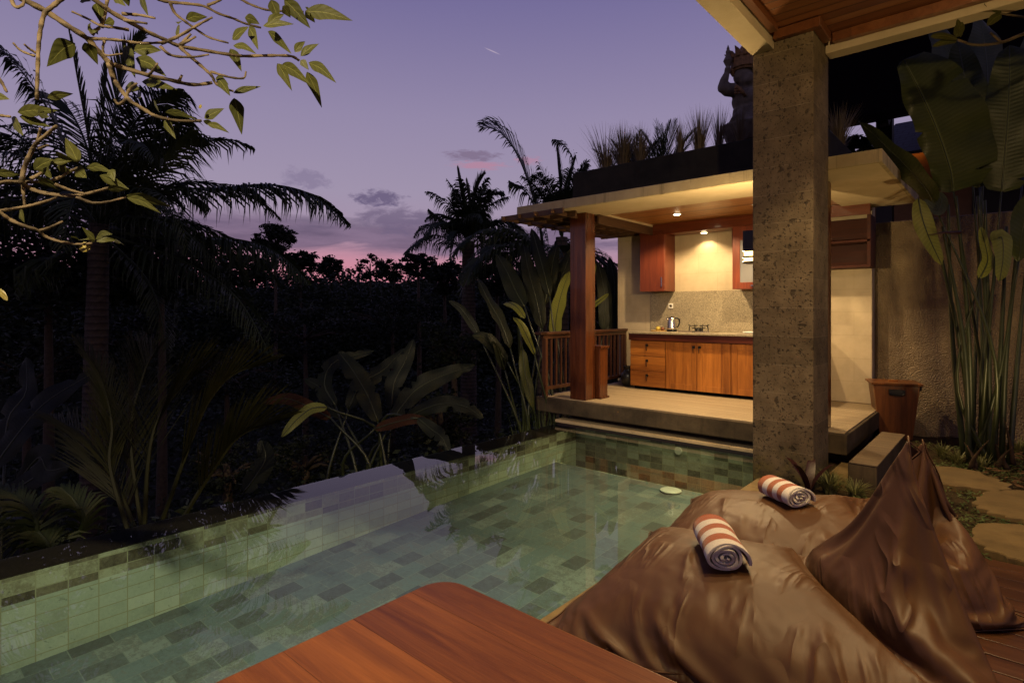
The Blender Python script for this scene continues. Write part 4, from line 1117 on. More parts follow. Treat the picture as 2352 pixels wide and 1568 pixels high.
leafy('banana_plant', 'low banana plant beyond the pool with one pale drooping leaf', [
    lf([(752, 935), (715, 938), (680, 965), (646, 1004)], 0.20, (8.3, 8.0), mat='bleaf_y', face=(.7, -.5, .6)),
    lf([(868, 968), (845, 910), (810, 850), (778, 808)], 0.38, (8.5, 8.9), tears=4, n=26, face=(.8, -.4, .3)),
    lf([(760, 960), (720, 940), (660, 915), (602, 925)], 0.23, (8.5, 8.7), mat='bleaf_r'),
    lf([(800, 940), (830, 880), (880, 850), (930, 800)], 0.33, (8.8, 9.4), tears=4, n=26),
    lf([(770, 930), (745, 880), (770, 830), (860, 805)], 0.28, (8.8, 9.6), tears=4, n=26),
    lf([(790, 960), (760, 930), (735, 890), (700, 870)], 0.28, (9, 9.4), tears=4, n=26)], grd(800, 1100, 8.5), .022, group='low banana plants beyond the pool', mat='bleaf_d')
leafy('banana_plant', 'low banana plant beyond the pool with a dry brown leaf and long dark leaves', [
    lf([(860, 985), (900, 972), (945, 962), (988, 966)], 0.21, (8.4, 8.3), mat='bleaf_r', face=(.5, -.6, .5)),
    lf([(900, 965), (950, 900), (1010, 865), (1090, 838)], 0.37, (8.6, 9.0), tears=4, n=26),
    lf([(960, 960), (990, 985), (1015, 1005), (1032, 1040)], 0.24, (8.3, 8.0), tears=4, n=26),
    lf([(900, 940), (905, 880), (930, 830), (950, 780)], 0.33, (8.9, 9.3), tears=4, n=26),
    lf([(930, 960), (1000, 930), (1060, 930), (1110, 960)], 0.28, (8.6, 8.4), tears=4, n=26)], grd(890, 1090, 8.5), .022, group='low banana plants beyond the pool', mat='bleaf_d')
leafy('banana_plant', 'dark banana plant under the tall palm with long arching leaves', [
    lf([(-20, 1080), (50, 985), (110, 920), (215, 855)], 0.43, (7.2, 7.8), tears=4, n=26), lf([(40, 1110), (90, 1050), (110, 1080), (160, 1070)], 0.38, (7.2, 7.0), tears=4, n=26),
    lf([(0, 1150), (90, 1090), (180, 1050), (290, 1040)], 0.34, (7.0, 7.4), tears=4, n=26), lf([(10, 1060), (20, 960), (60, 900), (60, 820)], 0.38, (7.6, 8.2), tears=4, n=26),
    lf([(560, 1130), (590, 1090), (610, 1050), (600, 1010)], 0.33, (7.4, 7.6), tears=4, n=26, stalk=False)], grd(30, 1260, 7.2), .024, mat='bleaf_d')
# ---------------------------------------------------------------- tall plant by the garden wall
rt = atz(2258, 1062, 0.0)
TP = 5.8
def tl(pts, w, t=TP, **k): return lf(pts, w, t, **k)
bp_ = leafy('giant_leaf_plant', 'very tall clump of paddle shaped leaves on long stalks against the garden wall', [
    tl([(2190, 440), (2181, 384), (2150, 292), (2112, 208), (2076, 138)], .62, (5.8, 5.7), tears=3, lop=.42, n=44, face=(.3, -.9, .1), prof=lambda s: (math.sin(math.pi * min(1, s * .9 + .07)) ** .45)),
    tl([(2250, 430), (2240, 337), (2221, 210), (2200, 96)], .47, (5.9, 6.0), tears=1, n=30, face=(.2, -.95, 0)),
    tl([(2300, 440), (2306, 375), (2317, 225), (2319, 105)], .43, (5.6, 5.6), tears=1, n=30, lop=.1, face=(0, -1, .1), prof=lambda s: (math.sin(math.pi * min(1, s * .9 + .07)) ** .5)),
    tl([(2225, 300), (2215, 200), (2180, 120), (2150, 60)], .6, (6.4, 6.6), n=16),
    tl([(2262, 320), (2268, 200), (2262, 110), (2250, 40)], .5, (6.3, 6.5), n=16),
    tl([(2350, 400), (2362, 260), (2370, 160), (2375, 60)], .5, (6.2, 6.4), n=16),
    tl([(2146, 470), (2120, 425), (2060, 360), (1972, 278)], .34, (5.8, 6.0), n=16, face=(-.5, -.6, -.5)),
    tl([(2109, 455), (2118, 500), (2135, 548), (2163, 608)], .19, (5.7, 5.6), mat='bleaf_y', stalk=False, face=(.2, -.9, .2)),
    tl([(2150, 440), (2162, 462), (2150, 482), (2120, 458)], .16, (5.8, 5.7), stalk=False),
    tl([(2250, 640), (2268, 600), (2262, 560), (2252, 522)], .16, (5.7, 5.6), mat='bleaf_y'),
    tl([(2280, 560), (2300, 545), (2304, 590), (2296, 645)], .22, (5.5, 5.4), mat='bleaf_y', stalk=False),
    tl([(2340, 600), (2350, 520), (2380, 460), (2400, 430)], .3, (5.6, 5.5))], rt, .013, cat='plant')
b = MB()
for x0, x1, y1 in ((2215, 2178, 470), (2232, 2196, 450), (2262, 2246, 450), (2272, 2262, 460), (2300, 2345, 520), (2318, 2362, 560), (2255, 2290, 600), (2240, 2140, 500), (2282, 2312, 520), (2226, 2165, 520)):
    p0 = atz(x0, 1062 + R.uniform(-8, 6), .0); p2 = at(x1, y1, TP + R.uniform(-.1, .15)); p1 = p0.lerp(p2, .5) + Vector((R.uniform(-.05, .05), R.uniform(-.04, .04), 0))
    p1.x += (p0.x - p2.x) * .10
    b.tube(spline([p0, p1, p2], 14), [.028 - .016 * k / 13 for k in range(14)], 8)
b.build('sheathed_stalks', M['stalk_dark'], bp_, smooth=True)
b = MB()
for k in range(9):
    p = atz(2215 + k * 14 + R.uniform(-5, 5), 1070 + R.uniform(-12, 10), .0); q = p + Vector((R.uniform(-.16, .16), R.uniform(-.1, .1), R.uniform(.15, .55)))
    b.tube(spline([p, p.lerp(q, .5) + Vector((R.uniform(-.03, .03), 0, 0)), q], 6), [.022, .024, .016, .013, .006, .002], 6, knob=.25)
b.build('dry_sheath', M['husk'], bp_, smooth=True)
# flower bract seen across the leaf
b = MB(); b.tube(px([(2205, 534), (2170, 534), (2130, 540)], 5.6), [.018, .012, .002], 8); b.build('flower_bract', M['red_leaf'], bp_, smooth=True)

# ---------------------------------------------------------------- grass tufts, ground cover, small garden plants
def tuft(b, c, n, h, spread, w=.006, seed=0, arch=.6, seg=4):
    r = random.Random(seed); c = Vector(c)
    for k in range(n):
        a = r.uniform(0, 6.283); d = Vector((math.cos(a), math.sin(a), 0)); sp = spread * r.uniform(.15, 1); hh = h * r.uniform(.55, 1.1)
        sd = Vector((-d.y, d.x, 0)) * w; o = c + d * r.uniform(0, .25) * spread; prev = None
        for q in range(seg + 1):
            s = q / seg; p = o + d * sp * s ** 1.6 + Vector((0, 0, hh * (s - arch * .5 * s * s * (sp / max(spread, 1e-4)))))
            ww = sd * (1 - s) ** .7 if q < seg else sd * .04
            i0, i1 = b.vert(p - ww), b.vert(p + ww)
            if prev: b.face(prev[0], prev[1], i1, i0)
            prev = (i0, i1)
zt = 3.44
def roof_tuft(x_, label, n, h, sp, y=6.85, mat='drygrass', py=370):
    p = at(x_, py, 1); k = y / p.y; c = Vector((p.x * k, y, zt - .012))
    b = MB(); tuft(b, c, int(n * 1.7), h * 1.15, sp, .006, int(x_), .25, 5)
    o = b.build('ornamental_grass', M[mat]); o.data.transform(__import__('mathutils').Matrix.Translation(-c)); o.location = c
    return tag(o, label, 'grass', 'dry grass tufts on the planted roof')
roof_tuft(1392, 'thin wispy dry grass tuft at the left end of the roof planter', 90, .62, .42)
roof_tuft(1432, 'widest dry grass tuft on the roof planter, second from its left end', 170, .60, .26)
roof_tuft(1470, 'dense dry grass tuft left of the small roof palm', 110, .56, .20)
roof_tuft(1562, 'narrow dry grass tuft right of the small roof palm', 70, .52, .12)
roof_tuft(1606, 'fan shaped dry grass tuft midway between roof palm and statue', 110, .58, .20)
roof_tuft(1652, 'thin dry grass tuft in front of the statue plinth', 60, .56, .16)
roof_tuft(1700, 'dry grass tuft touching the column edge before the statue', 60, .5, .16)
roof_tuft(1925, 'dry grass tuft on the roof to the right of the column', 120, .5, .3, 7.6, py=340)
p = at(1520, 360, 1); k = 7.4 / p.y; c = Vector((p.x * k, 7.4, zt - .02))
t = thing('roof_palm', 'small spiky palm growing among the grasses on the roof', 'palm', c)
b = MB()
for k in range(15):
    frond(b, auto_frond(c, k * 2.4, rad(88 - k * 3.2), .80, rad(18)), .26, n=26, hang=.05, ang=28, wid=.016, rr=.008, seed=k)
b.build('crown', M['palm'], t)
p = at(1448, 360, 1); k = 7.6 / p.y; c = Vector((p.x * k, 7.6, zt - .02))
t = thing('roof_palm', 'bushier dark palm rising behind the widest roof grass tuft', 'palm', c)
b = MB()
for k in range(17):
    frond(b, auto_frond(c, k * 2.4, rad(88 - k * 2.6), .82, rad(22)), .28, n=26, hang=.05, ang=26, wid=.018, rr=.009, seed=k + 40)
b.build('crown', M['palm'], t)
def garden_tuft(x, y, label, n, h, sp, w=.007, mat='grass', z=-.03):
    c = atz(x, y, z) if x > 10 else Vector((x, y, z)); b = MB(); tuft(b, c, n, h, sp, w, int(x * 7), .9, 5); o = b.build('spider_grass', M[mat])
    o.data.transform(__import__('mathutils').Matrix.Translation(-c)); o.location = c
    return tag(o, label, 'grass', 'grass clumps in the garden')
garden_tuft(-1.20, 5.56, 'striped arching grass clump between the column and the garden step', 150, .24, .20)
garden_tuft(-1.02, 5.60, 'small grass clump at the corner of the garden step', 90, .18, .16)
garden_tuft(-1.25, 5.80, 'short grass clump at the foot of the stone column', 70, .2, .12)
for k, (x, y, lb) in enumerate(((2165, 1050, 'pale grass clump left of the tall plant stalks'), (2200, 1068, 'grass clump at the left foot of the tall plant stalks'),
                                (2300, 1062, 'grass clump at the right foot of the tall plant stalks'), (2340, 1040, 'grass clump at the right edge of the garden'), (2255, 1078, 'grass clump directly in front of the tall plant stalks'))):
    garden_tuft(x, y, lb, 60, .2, .17, .010)
c = Vector((-1.33, 5.42, -.03)); t = thing('cordyline', 'dark red leaved plant beside the stone column foot', 'plant', c)
for k in range(4):
    a = k * 1.3 + .4; d = Vector((math.cos(a), math.sin(a), 0)); b = MB()
    leaf(b, [c, c + d * .05 + Vector((0, 0, .14)), c + d * .14 + Vector((0, 0, .25)), c + d * .2 + Vector((0, 0, .28))], .085, face=d * -.3 + Vector((0, 0, 1)), n=8, m=4, seed=k); b.build('leaf', M['red_leaf'], t, smooth=True)
# ground cover: tiny leaves everywhere between the stones
def in_flag(p): return any(pt_in(p, f) for f in FLAGS)
def pt_in(p, poly):
    c = False; n = len(poly)
    for i in range(n):
        a, b_ = poly[i], poly[i - 1]
        if (a[1] > p[1]) != (b_[1] > p[1]) and p[0] < (b_[0] - a[0]) * (p[1] - a[1]) / (b_[1] - a[1]) + a[0]: c = not c
    return c
def flag(pts): return [tuple(atz(x, y, .03)[:2]) for x, y in pts]
FLAGS = [flag([(2105, 1075), (2150, 1070), (2230, 1078), (2285, 1098), (2318, 1112), (2312, 1124), (2285, 1127), (2235, 1120), (2170, 1112), (2112, 1100)]),
         flag([(2248, 1140), (2285, 1126), (2352, 1126), (2420, 1150), (2420, 1185), (2352, 1192), (2300, 1182), (2255, 1168), (2238, 1155)]),
         flag([(2228, 1212), (2270, 1200), (2352, 1206), (2430, 1228), (2430, 1300), (2352, 1286), (2290, 1268), (2245, 1245)]),
         flag([(2420, 1100), (2480, 1095), (2560, 1120), (2540, 1150), (2450, 1140)])]
lbs = ['longest stepping stone, the one nearest the tall plant', 'middle stepping stone, its right end cut by the picture edge', 'stepping stone nearest the timber deck', 'stepping stone beyond the right end of the path']
for f, lb in zip(FLAGS, lbs):
    cx = sum(p[0] for p in f) / len(f); cy = sum(p[1] for p in f) / len(f)
    fine = []
    n = len(f)
    for i in range(n):
        P = [Vector((*f[(i + q) % n], 0)) for q in (-1, 0, 1, 2)]
        for q in range(4):
            v = spline(P, 13)[4 + q]; w_ = .018 * math.sin(len(fine) * 1.9 + cx * 9) + R.uniform(-.016, .016); fine.append((v.x + w_, v.y + w_ * .7 + R.uniform(-.01, .01)))
    a = sum(fine[i][0] * fine[(i + 1) % len(fine)][1] - fine[(i + 1) % len(fine)][0] * fine[i][1] for i in range(len(fine)))
    if a < 0: fine.reverse()
    o = MB().prism(fine, -.05, .032).build('stepping_stone', M['flag'], bevel=.012, seg=2); tag(o, lb, 'stone', 'stepping stones through the garden')
b = MB(); r = random.Random(3); n = 0
for k in range(26000):
    x = r.uniform(-1.0, 2.4); y = r.uniform(4.66, 8.3)
    if x < -.88 and y > 5.7: continue
    if in_flag((x, y)): continue
    if math.sin(x * 4.1 + 1) * math.cos(y * 3.3 + x) + r.uniform(-.6, .6) < -.25: continue
    h = r.uniform(.0, .035); a = r.uniform(0, 6.28); d = Vector((math.cos(a), math.sin(a), r.uniform(-.1, .6))) * r.uniform(.012, .024); s = Vector((-math.sin(a), math.cos(a), r.uniform(-.3, .3))) * .007
    p = Vector((x, y, -.015 + h)); b.face(b.vert(p - d), b.vert(p + s), b.vert(p + d), b.vert(p - s))
kind(b.build('ground_cover', M['cover']), 'stuff')
b = MB()
for k in range(1500):
    x = r.uniform(-.3, 2.4); y = r.uniform(6.6, 8.9); a = r.uniform(0, 6.28); d = Vector((math.cos(a), math.sin(a), r.uniform(-.2, .4))) * r.uniform(.02, .06); s = Vector((-math.sin(a), math.cos(a), r.uniform(-.5, .5))) * .014
    p = Vector((x, y, r.uniform(-.01, .03))); b.face(b.vert(p - d), b.vert(p + s), b.vert(p + d), b.vert(p - s))
kind(b.build('fallen_leaves', M['litter']), 'stuff')
# reeds under the pavilion slab
for k, (x, y, lb) in enumerate(((1245, 960, 'thin reed clump under the left corner of the pavilion slab'), (1290, 975, 'thin reed clump between the pavilion slab and the pool rim'), (1205, 985, 'thin reed clump beyond the far end of the pool rim'))):
    c = at(x, y, 8.4); c.z -= 1.1; b = MB(); tuft(b, c, 60, 1.5, .28, .006, k, .3, 5); o = b.build('reeds', M['cover']); tag(o, lb, 'reeds', 'reeds beyond the pool end')
# ---------------------------------------------------------------- far wood and single trees on the skyline
def tree(name, label, c, r3, n, size, mat='tree', seed=0, group=None, trunk=.12):
    c = Vector(c); g = ground_z(c.x, c.y); t = thing(name, label, 'tree', (c.x, c.y, g), group)
    b = MB(); b.tube(spline([(c.x, c.y, g - .2), (c.x + .1, c.y, (g + c.z) / 2), (c.x, c.y, c.z + r3[2] * .3)], 8), [trunk * (1.3 - .9 * k / 7) for k in range(8)], 7)
    rr = random.Random(seed)
    for k in range(7):
        a = rr.uniform(0, 6.28); q = c + Vector((math.cos(a) * r3[0] * .75, math.sin(a) * r3[1] * .75, rr.uniform(-.3, .7) * r3[2])); b.tube([(c.x, c.y, c.z - r3[2] * .4), c.lerp(q, .6), q], [trunk * .45, trunk * .25, trunk * .08], 5)
    b.build('trunk', M['bark'], t, smooth=True)
    b = MB(); cloud(b, c, r3, n, size, seed); b.build('crown', M[mat], t)
    return t
def far(x, y, t, rpx, hpx, lb, n=900, size=None, name='broadleaf_tree', sh=.5, **k):
    n = int(n * 1.9); size = size * .62
    r = rpx / FPX * t; h = hpx / FPX * t
    return tree(name, lb, at(x, y, t), (r, r, h), n, size or r * .22, seed=int(x), group='single trees on the far slope', **k)
far(632, 552, 34, 44, 36, 'dark round headed tree standing alone above the far ridge', 1800, .34)
far(690, 600, 40, 34, 26, 'low dark tree just right of the lone round headed tree', 1100, .5)
far(757, 610, 46, 34, 26, 'low tree under the pink glow, left of the wispy bamboo', 1000, .45)
far(850, 615, 44, 36, 30, 'wispy bamboo like tree under the brightest pink sky', 700, .4)
far(905, 625, 42, 30, 28, 'small tree right of the wispy bamboo on the ridge', 700, .45)
far(960, 610, 26, 40, 26, 'dark bushy tree below the long frond of the horizon palm', 1200, .3)
far(1020, 640, 24, 44, 40, 'dark bushy tree at the foot of the horizon palm', 1300, .3)
far(560, 620, 38, 70, 34, 'broad dark tree left of the lone round headed tree', 1500, .5)
far(1140, 640, 20, 60, 46, 'dark bushy tree between horizon palm and pavilion plants', 1300, .26)
far(1240, 660, 18, 60, 50, 'dark tree behind the pavilion corner plants', 1300, .26)
far(1380, 690, 16, 60, 70, 'dark tree behind the railing and post', 1500, .22)
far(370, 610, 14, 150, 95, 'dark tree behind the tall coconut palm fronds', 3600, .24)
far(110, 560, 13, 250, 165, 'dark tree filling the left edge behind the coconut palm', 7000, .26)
far(300, 780, 16, 110, 70, 'dark bush right of the coconut palm trunk', 1500, .22, name='jungle_bush')
far(60, 860, 14, 120, 80, 'dark bush left of the coconut palm trunk', 1500, .2, name='jungle_bush')
far(520, 860, 16, 130, 60, 'dark bush beyond the young palm fronds', 1600, .2, name='jungle_bush')
far(700, 760, 22, 130, 50, 'dark bush in the middle of the valley slope', 1700, .26, name='jungle_bush')
far(900, 740, 24, 130, 60, 'dark bush below the brightest pink sky', 1700, .26, name='jungle_bush')
far(1040, 800, 14, 80, 70, 'dark bush beyond the low banana plants', 1500, .18, name='jungle_bush')
far(1010, 960, 11, 90, 60, 'dark bush between low banana plants and pool end', 1500, .14, name='jungle_bush')
far(700, 1060, 9.5, 90, 50, 'dark bush behind the pale drooping banana leaf', 1300, .11, name='jungle_bush')
far(520, 1080, 9, 90, 60, 'dark bush right behind the young palm', 1300, .11, name='jungle_bush')
far(1958, 352, 10.6, 62, 34, 'dark hedge tree behind the right end of the planted roof', 1500, .14, name='jungle_bush')
# the wood itself: one mass over the valley
b = MB(); r = random.Random(11)
for k in range(4200):
    d = 7 + 62 * r.random() ** 1.2 if k < 1700 else r.uniform(40, 66)
    a = AZ + rad(r.uniform(-18, 60)); x = -math.sin(a) * d; y = math.cos(a) * d
    if x > -6.2 and y < 11 or x > -3: continue
    s = .5 + d * .045; z = ground_z(x, y) + s * r.uniform(.1, .75)
    v = -SA * x + CA * y; u = (CA * x + SA * y) / v * FPX + 1176
    lim = (112 if k < 1700 else 118) + 12 * math.sin(u * .011 + 1.0) + 8 * math.sin(u * .043) + r.uniform(-8, 8)
    top = CH + v * (lim / FPX)
    if k >= 1700: z = top - s * r.uniform(1.0, 2.6)
    if 470 < u < 1130: top = min(top, .21 * v - 1.5)
    if z + s * 1.1 > top: z = top - s * 1.1
    cloud(b, (x, y, z), (s * 1.3, s * 1.3, s), 70 if k < 1700 else 90, .06 + d * .0062, k)
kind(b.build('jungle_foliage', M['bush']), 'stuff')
# ---------------------------------------------------------------- frangipani over the pool
def Z1(p): return (p[0] * .375, p[1] * .375)
fg = thing('frangipani_tree', 'frangipani tree with knobbly lit branches reaching in from the upper left', 'tree', (-5.1, -.7, -1.6))
BR = [([(-120, -160), (150, 0), (280, 70), (400, 150), (530, 235), (600, 310), (680, 390), (800, 430), (920, 465), (1040, 490), (1180, 520), (1300, 508)], 17, 2.5, 3.0),
      ([(530, 235), (600, 240), (700, 245), (850, 265), (1000, 262)], 10, 2.68, 2.75),
      ([(400, -140), (580, 0), (690, 80), (800, 140), (900, 195), (1000, 240), (1100, 283), (1250, 310), (1400, 335), (1500, 345), (1650, 342), (1780, 345), (1830, 370)], 13, 2.5, 3.1),
      ([(665, 385), (690, 470), (740, 550), (800, 620), (880, 670), (950, 710), (1050, 735), (1150, 742), (1235, 740)], 12, 2.75, 2.9),
      ([(1100, 290), (1180, 360), (1260, 430), (1300, 470), (1320, 510), (1370, 542), (1430, 560)], 9, 2.8, 2.9),
      ([(1290, 440), (1400, 472), (1490, 480), (1507, 440)], 7, 2.85, 2.9),
      ([(880, -60), (980, 0), (1050, 15), (1150, 25), (1250, 40), (1340, 85), (1430, 115), (1500, 145), (1600, 172)], 9, 2.9, 3.2),
      ([(1270, 35), (1330, 10), (1400, -30)], 8, 3.0, 3.0),
      ([(1040, 15), (1070, 80), (1130, 130), (1200, 180), (1280, 230), (1400, 265)], 8, 2.95, 3.1),
      ([(985, 268), (1100, 220), (1220, 150), (1300, 108)], 9, 2.75, 2.85),
      ([(1420, -40), (1480, 0), (1550, 35), (1650, 65), (1780, 70), (1860, 72)], 7, 3.1, 3.2),
      ([(430, -60), (370, 0), (310, 50), (270, 90), (245, 200), (235, 300), (230, 450), (225, 610)], 13, 2.5, 2.5),
      ([(215, 345), (130, 312), (78, 262)], 7, 2.5, 2.45), ([(220, 325), (180, 300), (148, 272)], 7, 2.5, 2.45),
      ([(790, 185), (700, 170), (620, 160), (540, 118), (440, 72)], 8, 2.7, 2.6), ([(620, 170), (640, 90), (662, -20)], 12, 2.7, 2.7),
      ([(640, 250), (630, 300), (650, 340), (750, 330)], 7, 2.7, 2.7), ([(560, 210), (610, 170)], 12, 2.7, 2.7),
      ([(750, 85), (860, 95), (950, 113)], 9, 2.6, 2.6), ([(760, 125), (900, 145)], 9, 2.6, 2.6), ([(905, 465), (930, 440), (965, 388)], 8, 2.8, 2.75),
      ([(1098, 495), (1115, 460)], 8, 2.9, 2.9), ([(1100, 280), (1170, 208)], 9, 2.8, 2.8), ([(1110, 275), (1200, 225)], 8, 2.8, 2.8), ([(980, 285), (1050, 340), (1180, 350), (1280, 335)], 8, 2.75, 2.8),
      ([(770, 590), (800, 540), (840, 510)], 9, 2.8, 2.8), ([(780, 600), (730, 640), (700, 610)], 9, 2.8, 2.8),
      ([(-200, 1180), (0, 1120), (100, 1115), (200, 1115), (320, 1105), (450, 1040), (485, 1030)], 11, 2.3, 2.5),
      ([(140, 1130), (220, 1170), (330, 1192), (450, 1200), (560, 1180), (670, 1150)], 12, 2.38, 2.5),
      ([(470, 1205), (560, 1242), (660, 1237), (770, 1208)], 9, 2.45, 2.5), ([(335, 1130), (430, 1165), (530, 1190)], 9, 2.4, 2.45),
      ([(130, 1130), (150, 1030), (190, 930), (230, 870), (290, 820), (348, 770)], 12, 2.36, 2.3), ([(228, 880), (248, 788)], 10, 2.33, 2.3), ([(240, 912), (295, 890)], 8, 2.33, 2.3),
      ([(190, 1095), (290, 1040)], 10, 2.4, 2.45), ([(-200, 1330), (0, 1292), (80, 1280), (200, 1255), (290, 1230), (345, 1210)], 10, 2.2, 2.4), ([(140, 1120), (145, 1200), (152, 1262)], 9, 2.38, 2.38),
      ([(-150, 1200), (0, 1302), (60, 1345), (150, 1385), (230, 1410), (280, 1450), (370, 1480), (480, 1496), (565, 1490)], 11, 2.2, 2.4), ([(245, 1415), (310, 1392), (385, 1355)], 9, 2.28, 2.3),
      ([(-60, 700), (0, 708), (65, 716)], 10, 2.3, 2.3), ([(-60, 420), (0, 490), (42, 565)], 10, 2.4, 2.4), ([(50, -60), (90, 40), (140, 30), (150, -20)], 10, 2.5, 2.5)]
b = MB()
for pts, w, t0, t1 in BR:
    P = spline(px([Z1(p) for p in pts], (t0, t1)), max(8, len(pts) * 4)); n = len(P)
    r0 = w * .375 / FPX * t0 * 1.05
    b.tube(P, [r0 * (1.12 - .42 * k / (n - 1)) * (1 + .13 * math.sin(k * 2.1) + R.uniform(-.05, .05)) for k in range(n)], 9, knob=.07)
# limbs that carry them, outside the picture
J = Vector((-4.35, -.45, 1.9)); J2 = Vector((-3.6, -.3, 4.2))
b.tube(spline([(-5.1, -.7, -1.7), (-5.0, -.7, .2), J], 10), [.16, .155, .15, .14, .135, .13, .12, .115, .11, .10], 12, knob=.05)
for q, t in (((-45, -60), 2.5), ((150, -52), 2.5), ((-75, 443), 2.3), ((-75, 499), 2.2), ((-56, 450), 2.2), ((330, -22), 2.9), ((532, -15), 3.1), ((161, -22), 2.5), ((-22, 262), 2.3), ((-22, 157), 2.4)):
    e = at(q[0], q[1], t); j_ = J2 if q[1] < 0 else J; b.tube(spline([j_, j_.lerp(e, .5), e], 10), [.07, .062, .055, .05, .044, .04, .034, .03, .026, .022], 9, knob=.06)
b.tube(spline([J, J.lerp(J2, .5) + Vector((-.1, -.1, 0)), J2], 10), [.10 - .004 * k for k in range(10)], 10, knob=.05)
b.build('branches', M['frangi_bark'], fg, smooth=True)
LV = """460 265 285 410 120;520 260 600 400 80;590 20 620 150 70;830 360 1020 470 80;760 280 830 480 80;820 310 990 310 80;870 500 1085 550 60;770 540 860 550 80;940 620 975 690 40;1010 690 1200 730 45;1005 740 1075 850 55;1250 725 1375 665 70;1245 740 1330 780 35;1270 760 1405 815 40;1435 600 1480 825 95;1430 570 1600 530 40;1330 480 1410 590 60;1320 480 1400 520 50;1410 300 1480 440 60;1430 280 1570 330 45;1425 245 1520 165 70;1525 165 1580 305 65;1640 195 1785 330 65;1500 110 1590 150 60;1610 160 1800 150 55;1640 150 1740 90 60;1660 0 1710 130 70;1740 0 1900 175 90;1870 70 2160 130 95;1870 70 1930 140 50;1730 40 1780 110 60;1700 390 1790 560 70;1730 395 1900 520 75;1880 440 1970 660 75;1890 385 2060 510 65;1840 370 1890 430 45;1840 345 1955 270 65;1805 320 1870 255 50;1090 160 1095 250 60;1140 120 1270 105 60;850 -20 905 95 65;690 -10 770 40 50;760 -20 790 40 50;490 10 560 10 40;290 600 450 575 55;110 690 350 680 75;120 715 310 780 60;70 725 140 830 75;230 700 300 720 60;-40 590 60 610 50;480 1000 400 845 80;340 950 470 990 60;320 1000 440 985 45;210 1040 330 980 90;350 1020 440 1060 60;460 1040 530 1090 80;270 1030 320 1095 60;-20 1060 130 1070 55;230 1090 370 1170 60;530 1030 690 1060 50;610 1075 790 1160 60;670 1040 700 1110 55;770 1200 1060 1270 70;780 1210 990 1310 55;660 1160 790 1160 50;120 1290 150 1365 60;580 1470 500 1390 45;585 1465 690 1435 45;580 1480 480 1470 35;590 1480 730 1475 35;700 1480 760 1500 30;435 1445 490 1470 30;540 160 600 215 70;700 130 640 150 50;1100 135 1090 150 40;1880 60 1900 100 45;900 440 850 380 60;860 600 850 560 50"""
b = MB()
for k, row in enumerate(LV.split(';')):
    x0, y0, x1, y1, w = map(float, row.split())
    t = 2.95 if y0 < 760 and x0 > 700 else 2.62 if y0 < 760 else 2.4
    t += R.uniform(-.06, .06); dt = R.uniform(-.10, .10)
    p0 = at(*Z1((x0, y0)), t); p1 = at(*Z1((x1, y1)), t + dt); L = (p1 - p0).length
    mid = p0.lerp(p1, .5) + Vector((0, 0, L * R.uniform(.02, .09)))
    leaf(b, [p0, p0.lerp(mid, .5) + Vector((0, 0, L * .01)), mid, p1], w * .375 / FPX * t * 1.0, face=Vector((SA, -CA, R.uniform(-.7, .2))) + Vector((R.uniform(-.4, .4), R.uniform(-.4, .4), 0)),
         n=12, m=6, fold=.22, curl=.12, seed=k, prof=lambda s: max(.05, math.sin(math.pi * min(1, s ** .92 * .985 + .012)) ** .95))
b.build('leaves', M['frangi'], fg, smooth=True)
b = MB(); leaf(b, px([(184, 560), (196, 568), (206, 572)], 2.4), .05, seed=3, n=8); leaf(b, px([(-14, 664), (2, 672), (17, 690)], 2.3), .028, seed=4, n=8); leaf(b, px([(458, 250), (460, 245), (462, 240)], 2.9), .022, seed=5, n=6)
b.build('yellow_leaves', M['frangi_y'], fg, smooth=True)
# second frangipani twig, upper right
t2 = thing('frangipani_tree', 'bare frangipani twig with a few pale leaves in the upper right corner', 'tree', (2.6, 4.9, -.05))
b = MB(); TB = 4.6
b.tube(spline(px([(2420, 60), (2352, 78), (2300, 98), (2240, 104), (2200, 92)], TB), 14), [.016 - .0006 * k for k in range(14)], 8, knob=.07)
b.tube(px([(2300, 98), (2275, 76)], TB), [.011, .008], 8); b.tube(px([(2352, 40), (2300, 32)], TB), [.010, .007], 8)
e = at(2420, 60, TB); e2 = at(2400, 42, TB)
b.tube(spline([(2.6, 4.9, -.1), (2.5, 4.9, 2.2), e], 12), [.09 - .006 * k for k in range(12)], 10, knob=.05); b.tube([e, e2, at(2352, 40, TB)], [.014, .012, .010], 8)
b.build('branches', M['frangi_bark'], t2, smooth=True)
b = MB()
for x0, y0, x1, y1, w in ((2200, 90, 2138, 84, .09), (2196, 86, 2212, 52, .09), (2198, 94, 2142, 108, .07), (2206, 86, 2200, 44, .07), (2300, 30, 2260, 10, .09), (2300, 34, 2268, 60, .08)):
    p0 = at(x0, y0, TB); p1 = at(x1, y1, TB); leaf(b, [p0, p0.lerp(p1, .5) + Vector((0, 0, .015)), p1], w, seed=int(x1), n=10)
b.build('leaves', M['frangi'], t2, smooth=True)

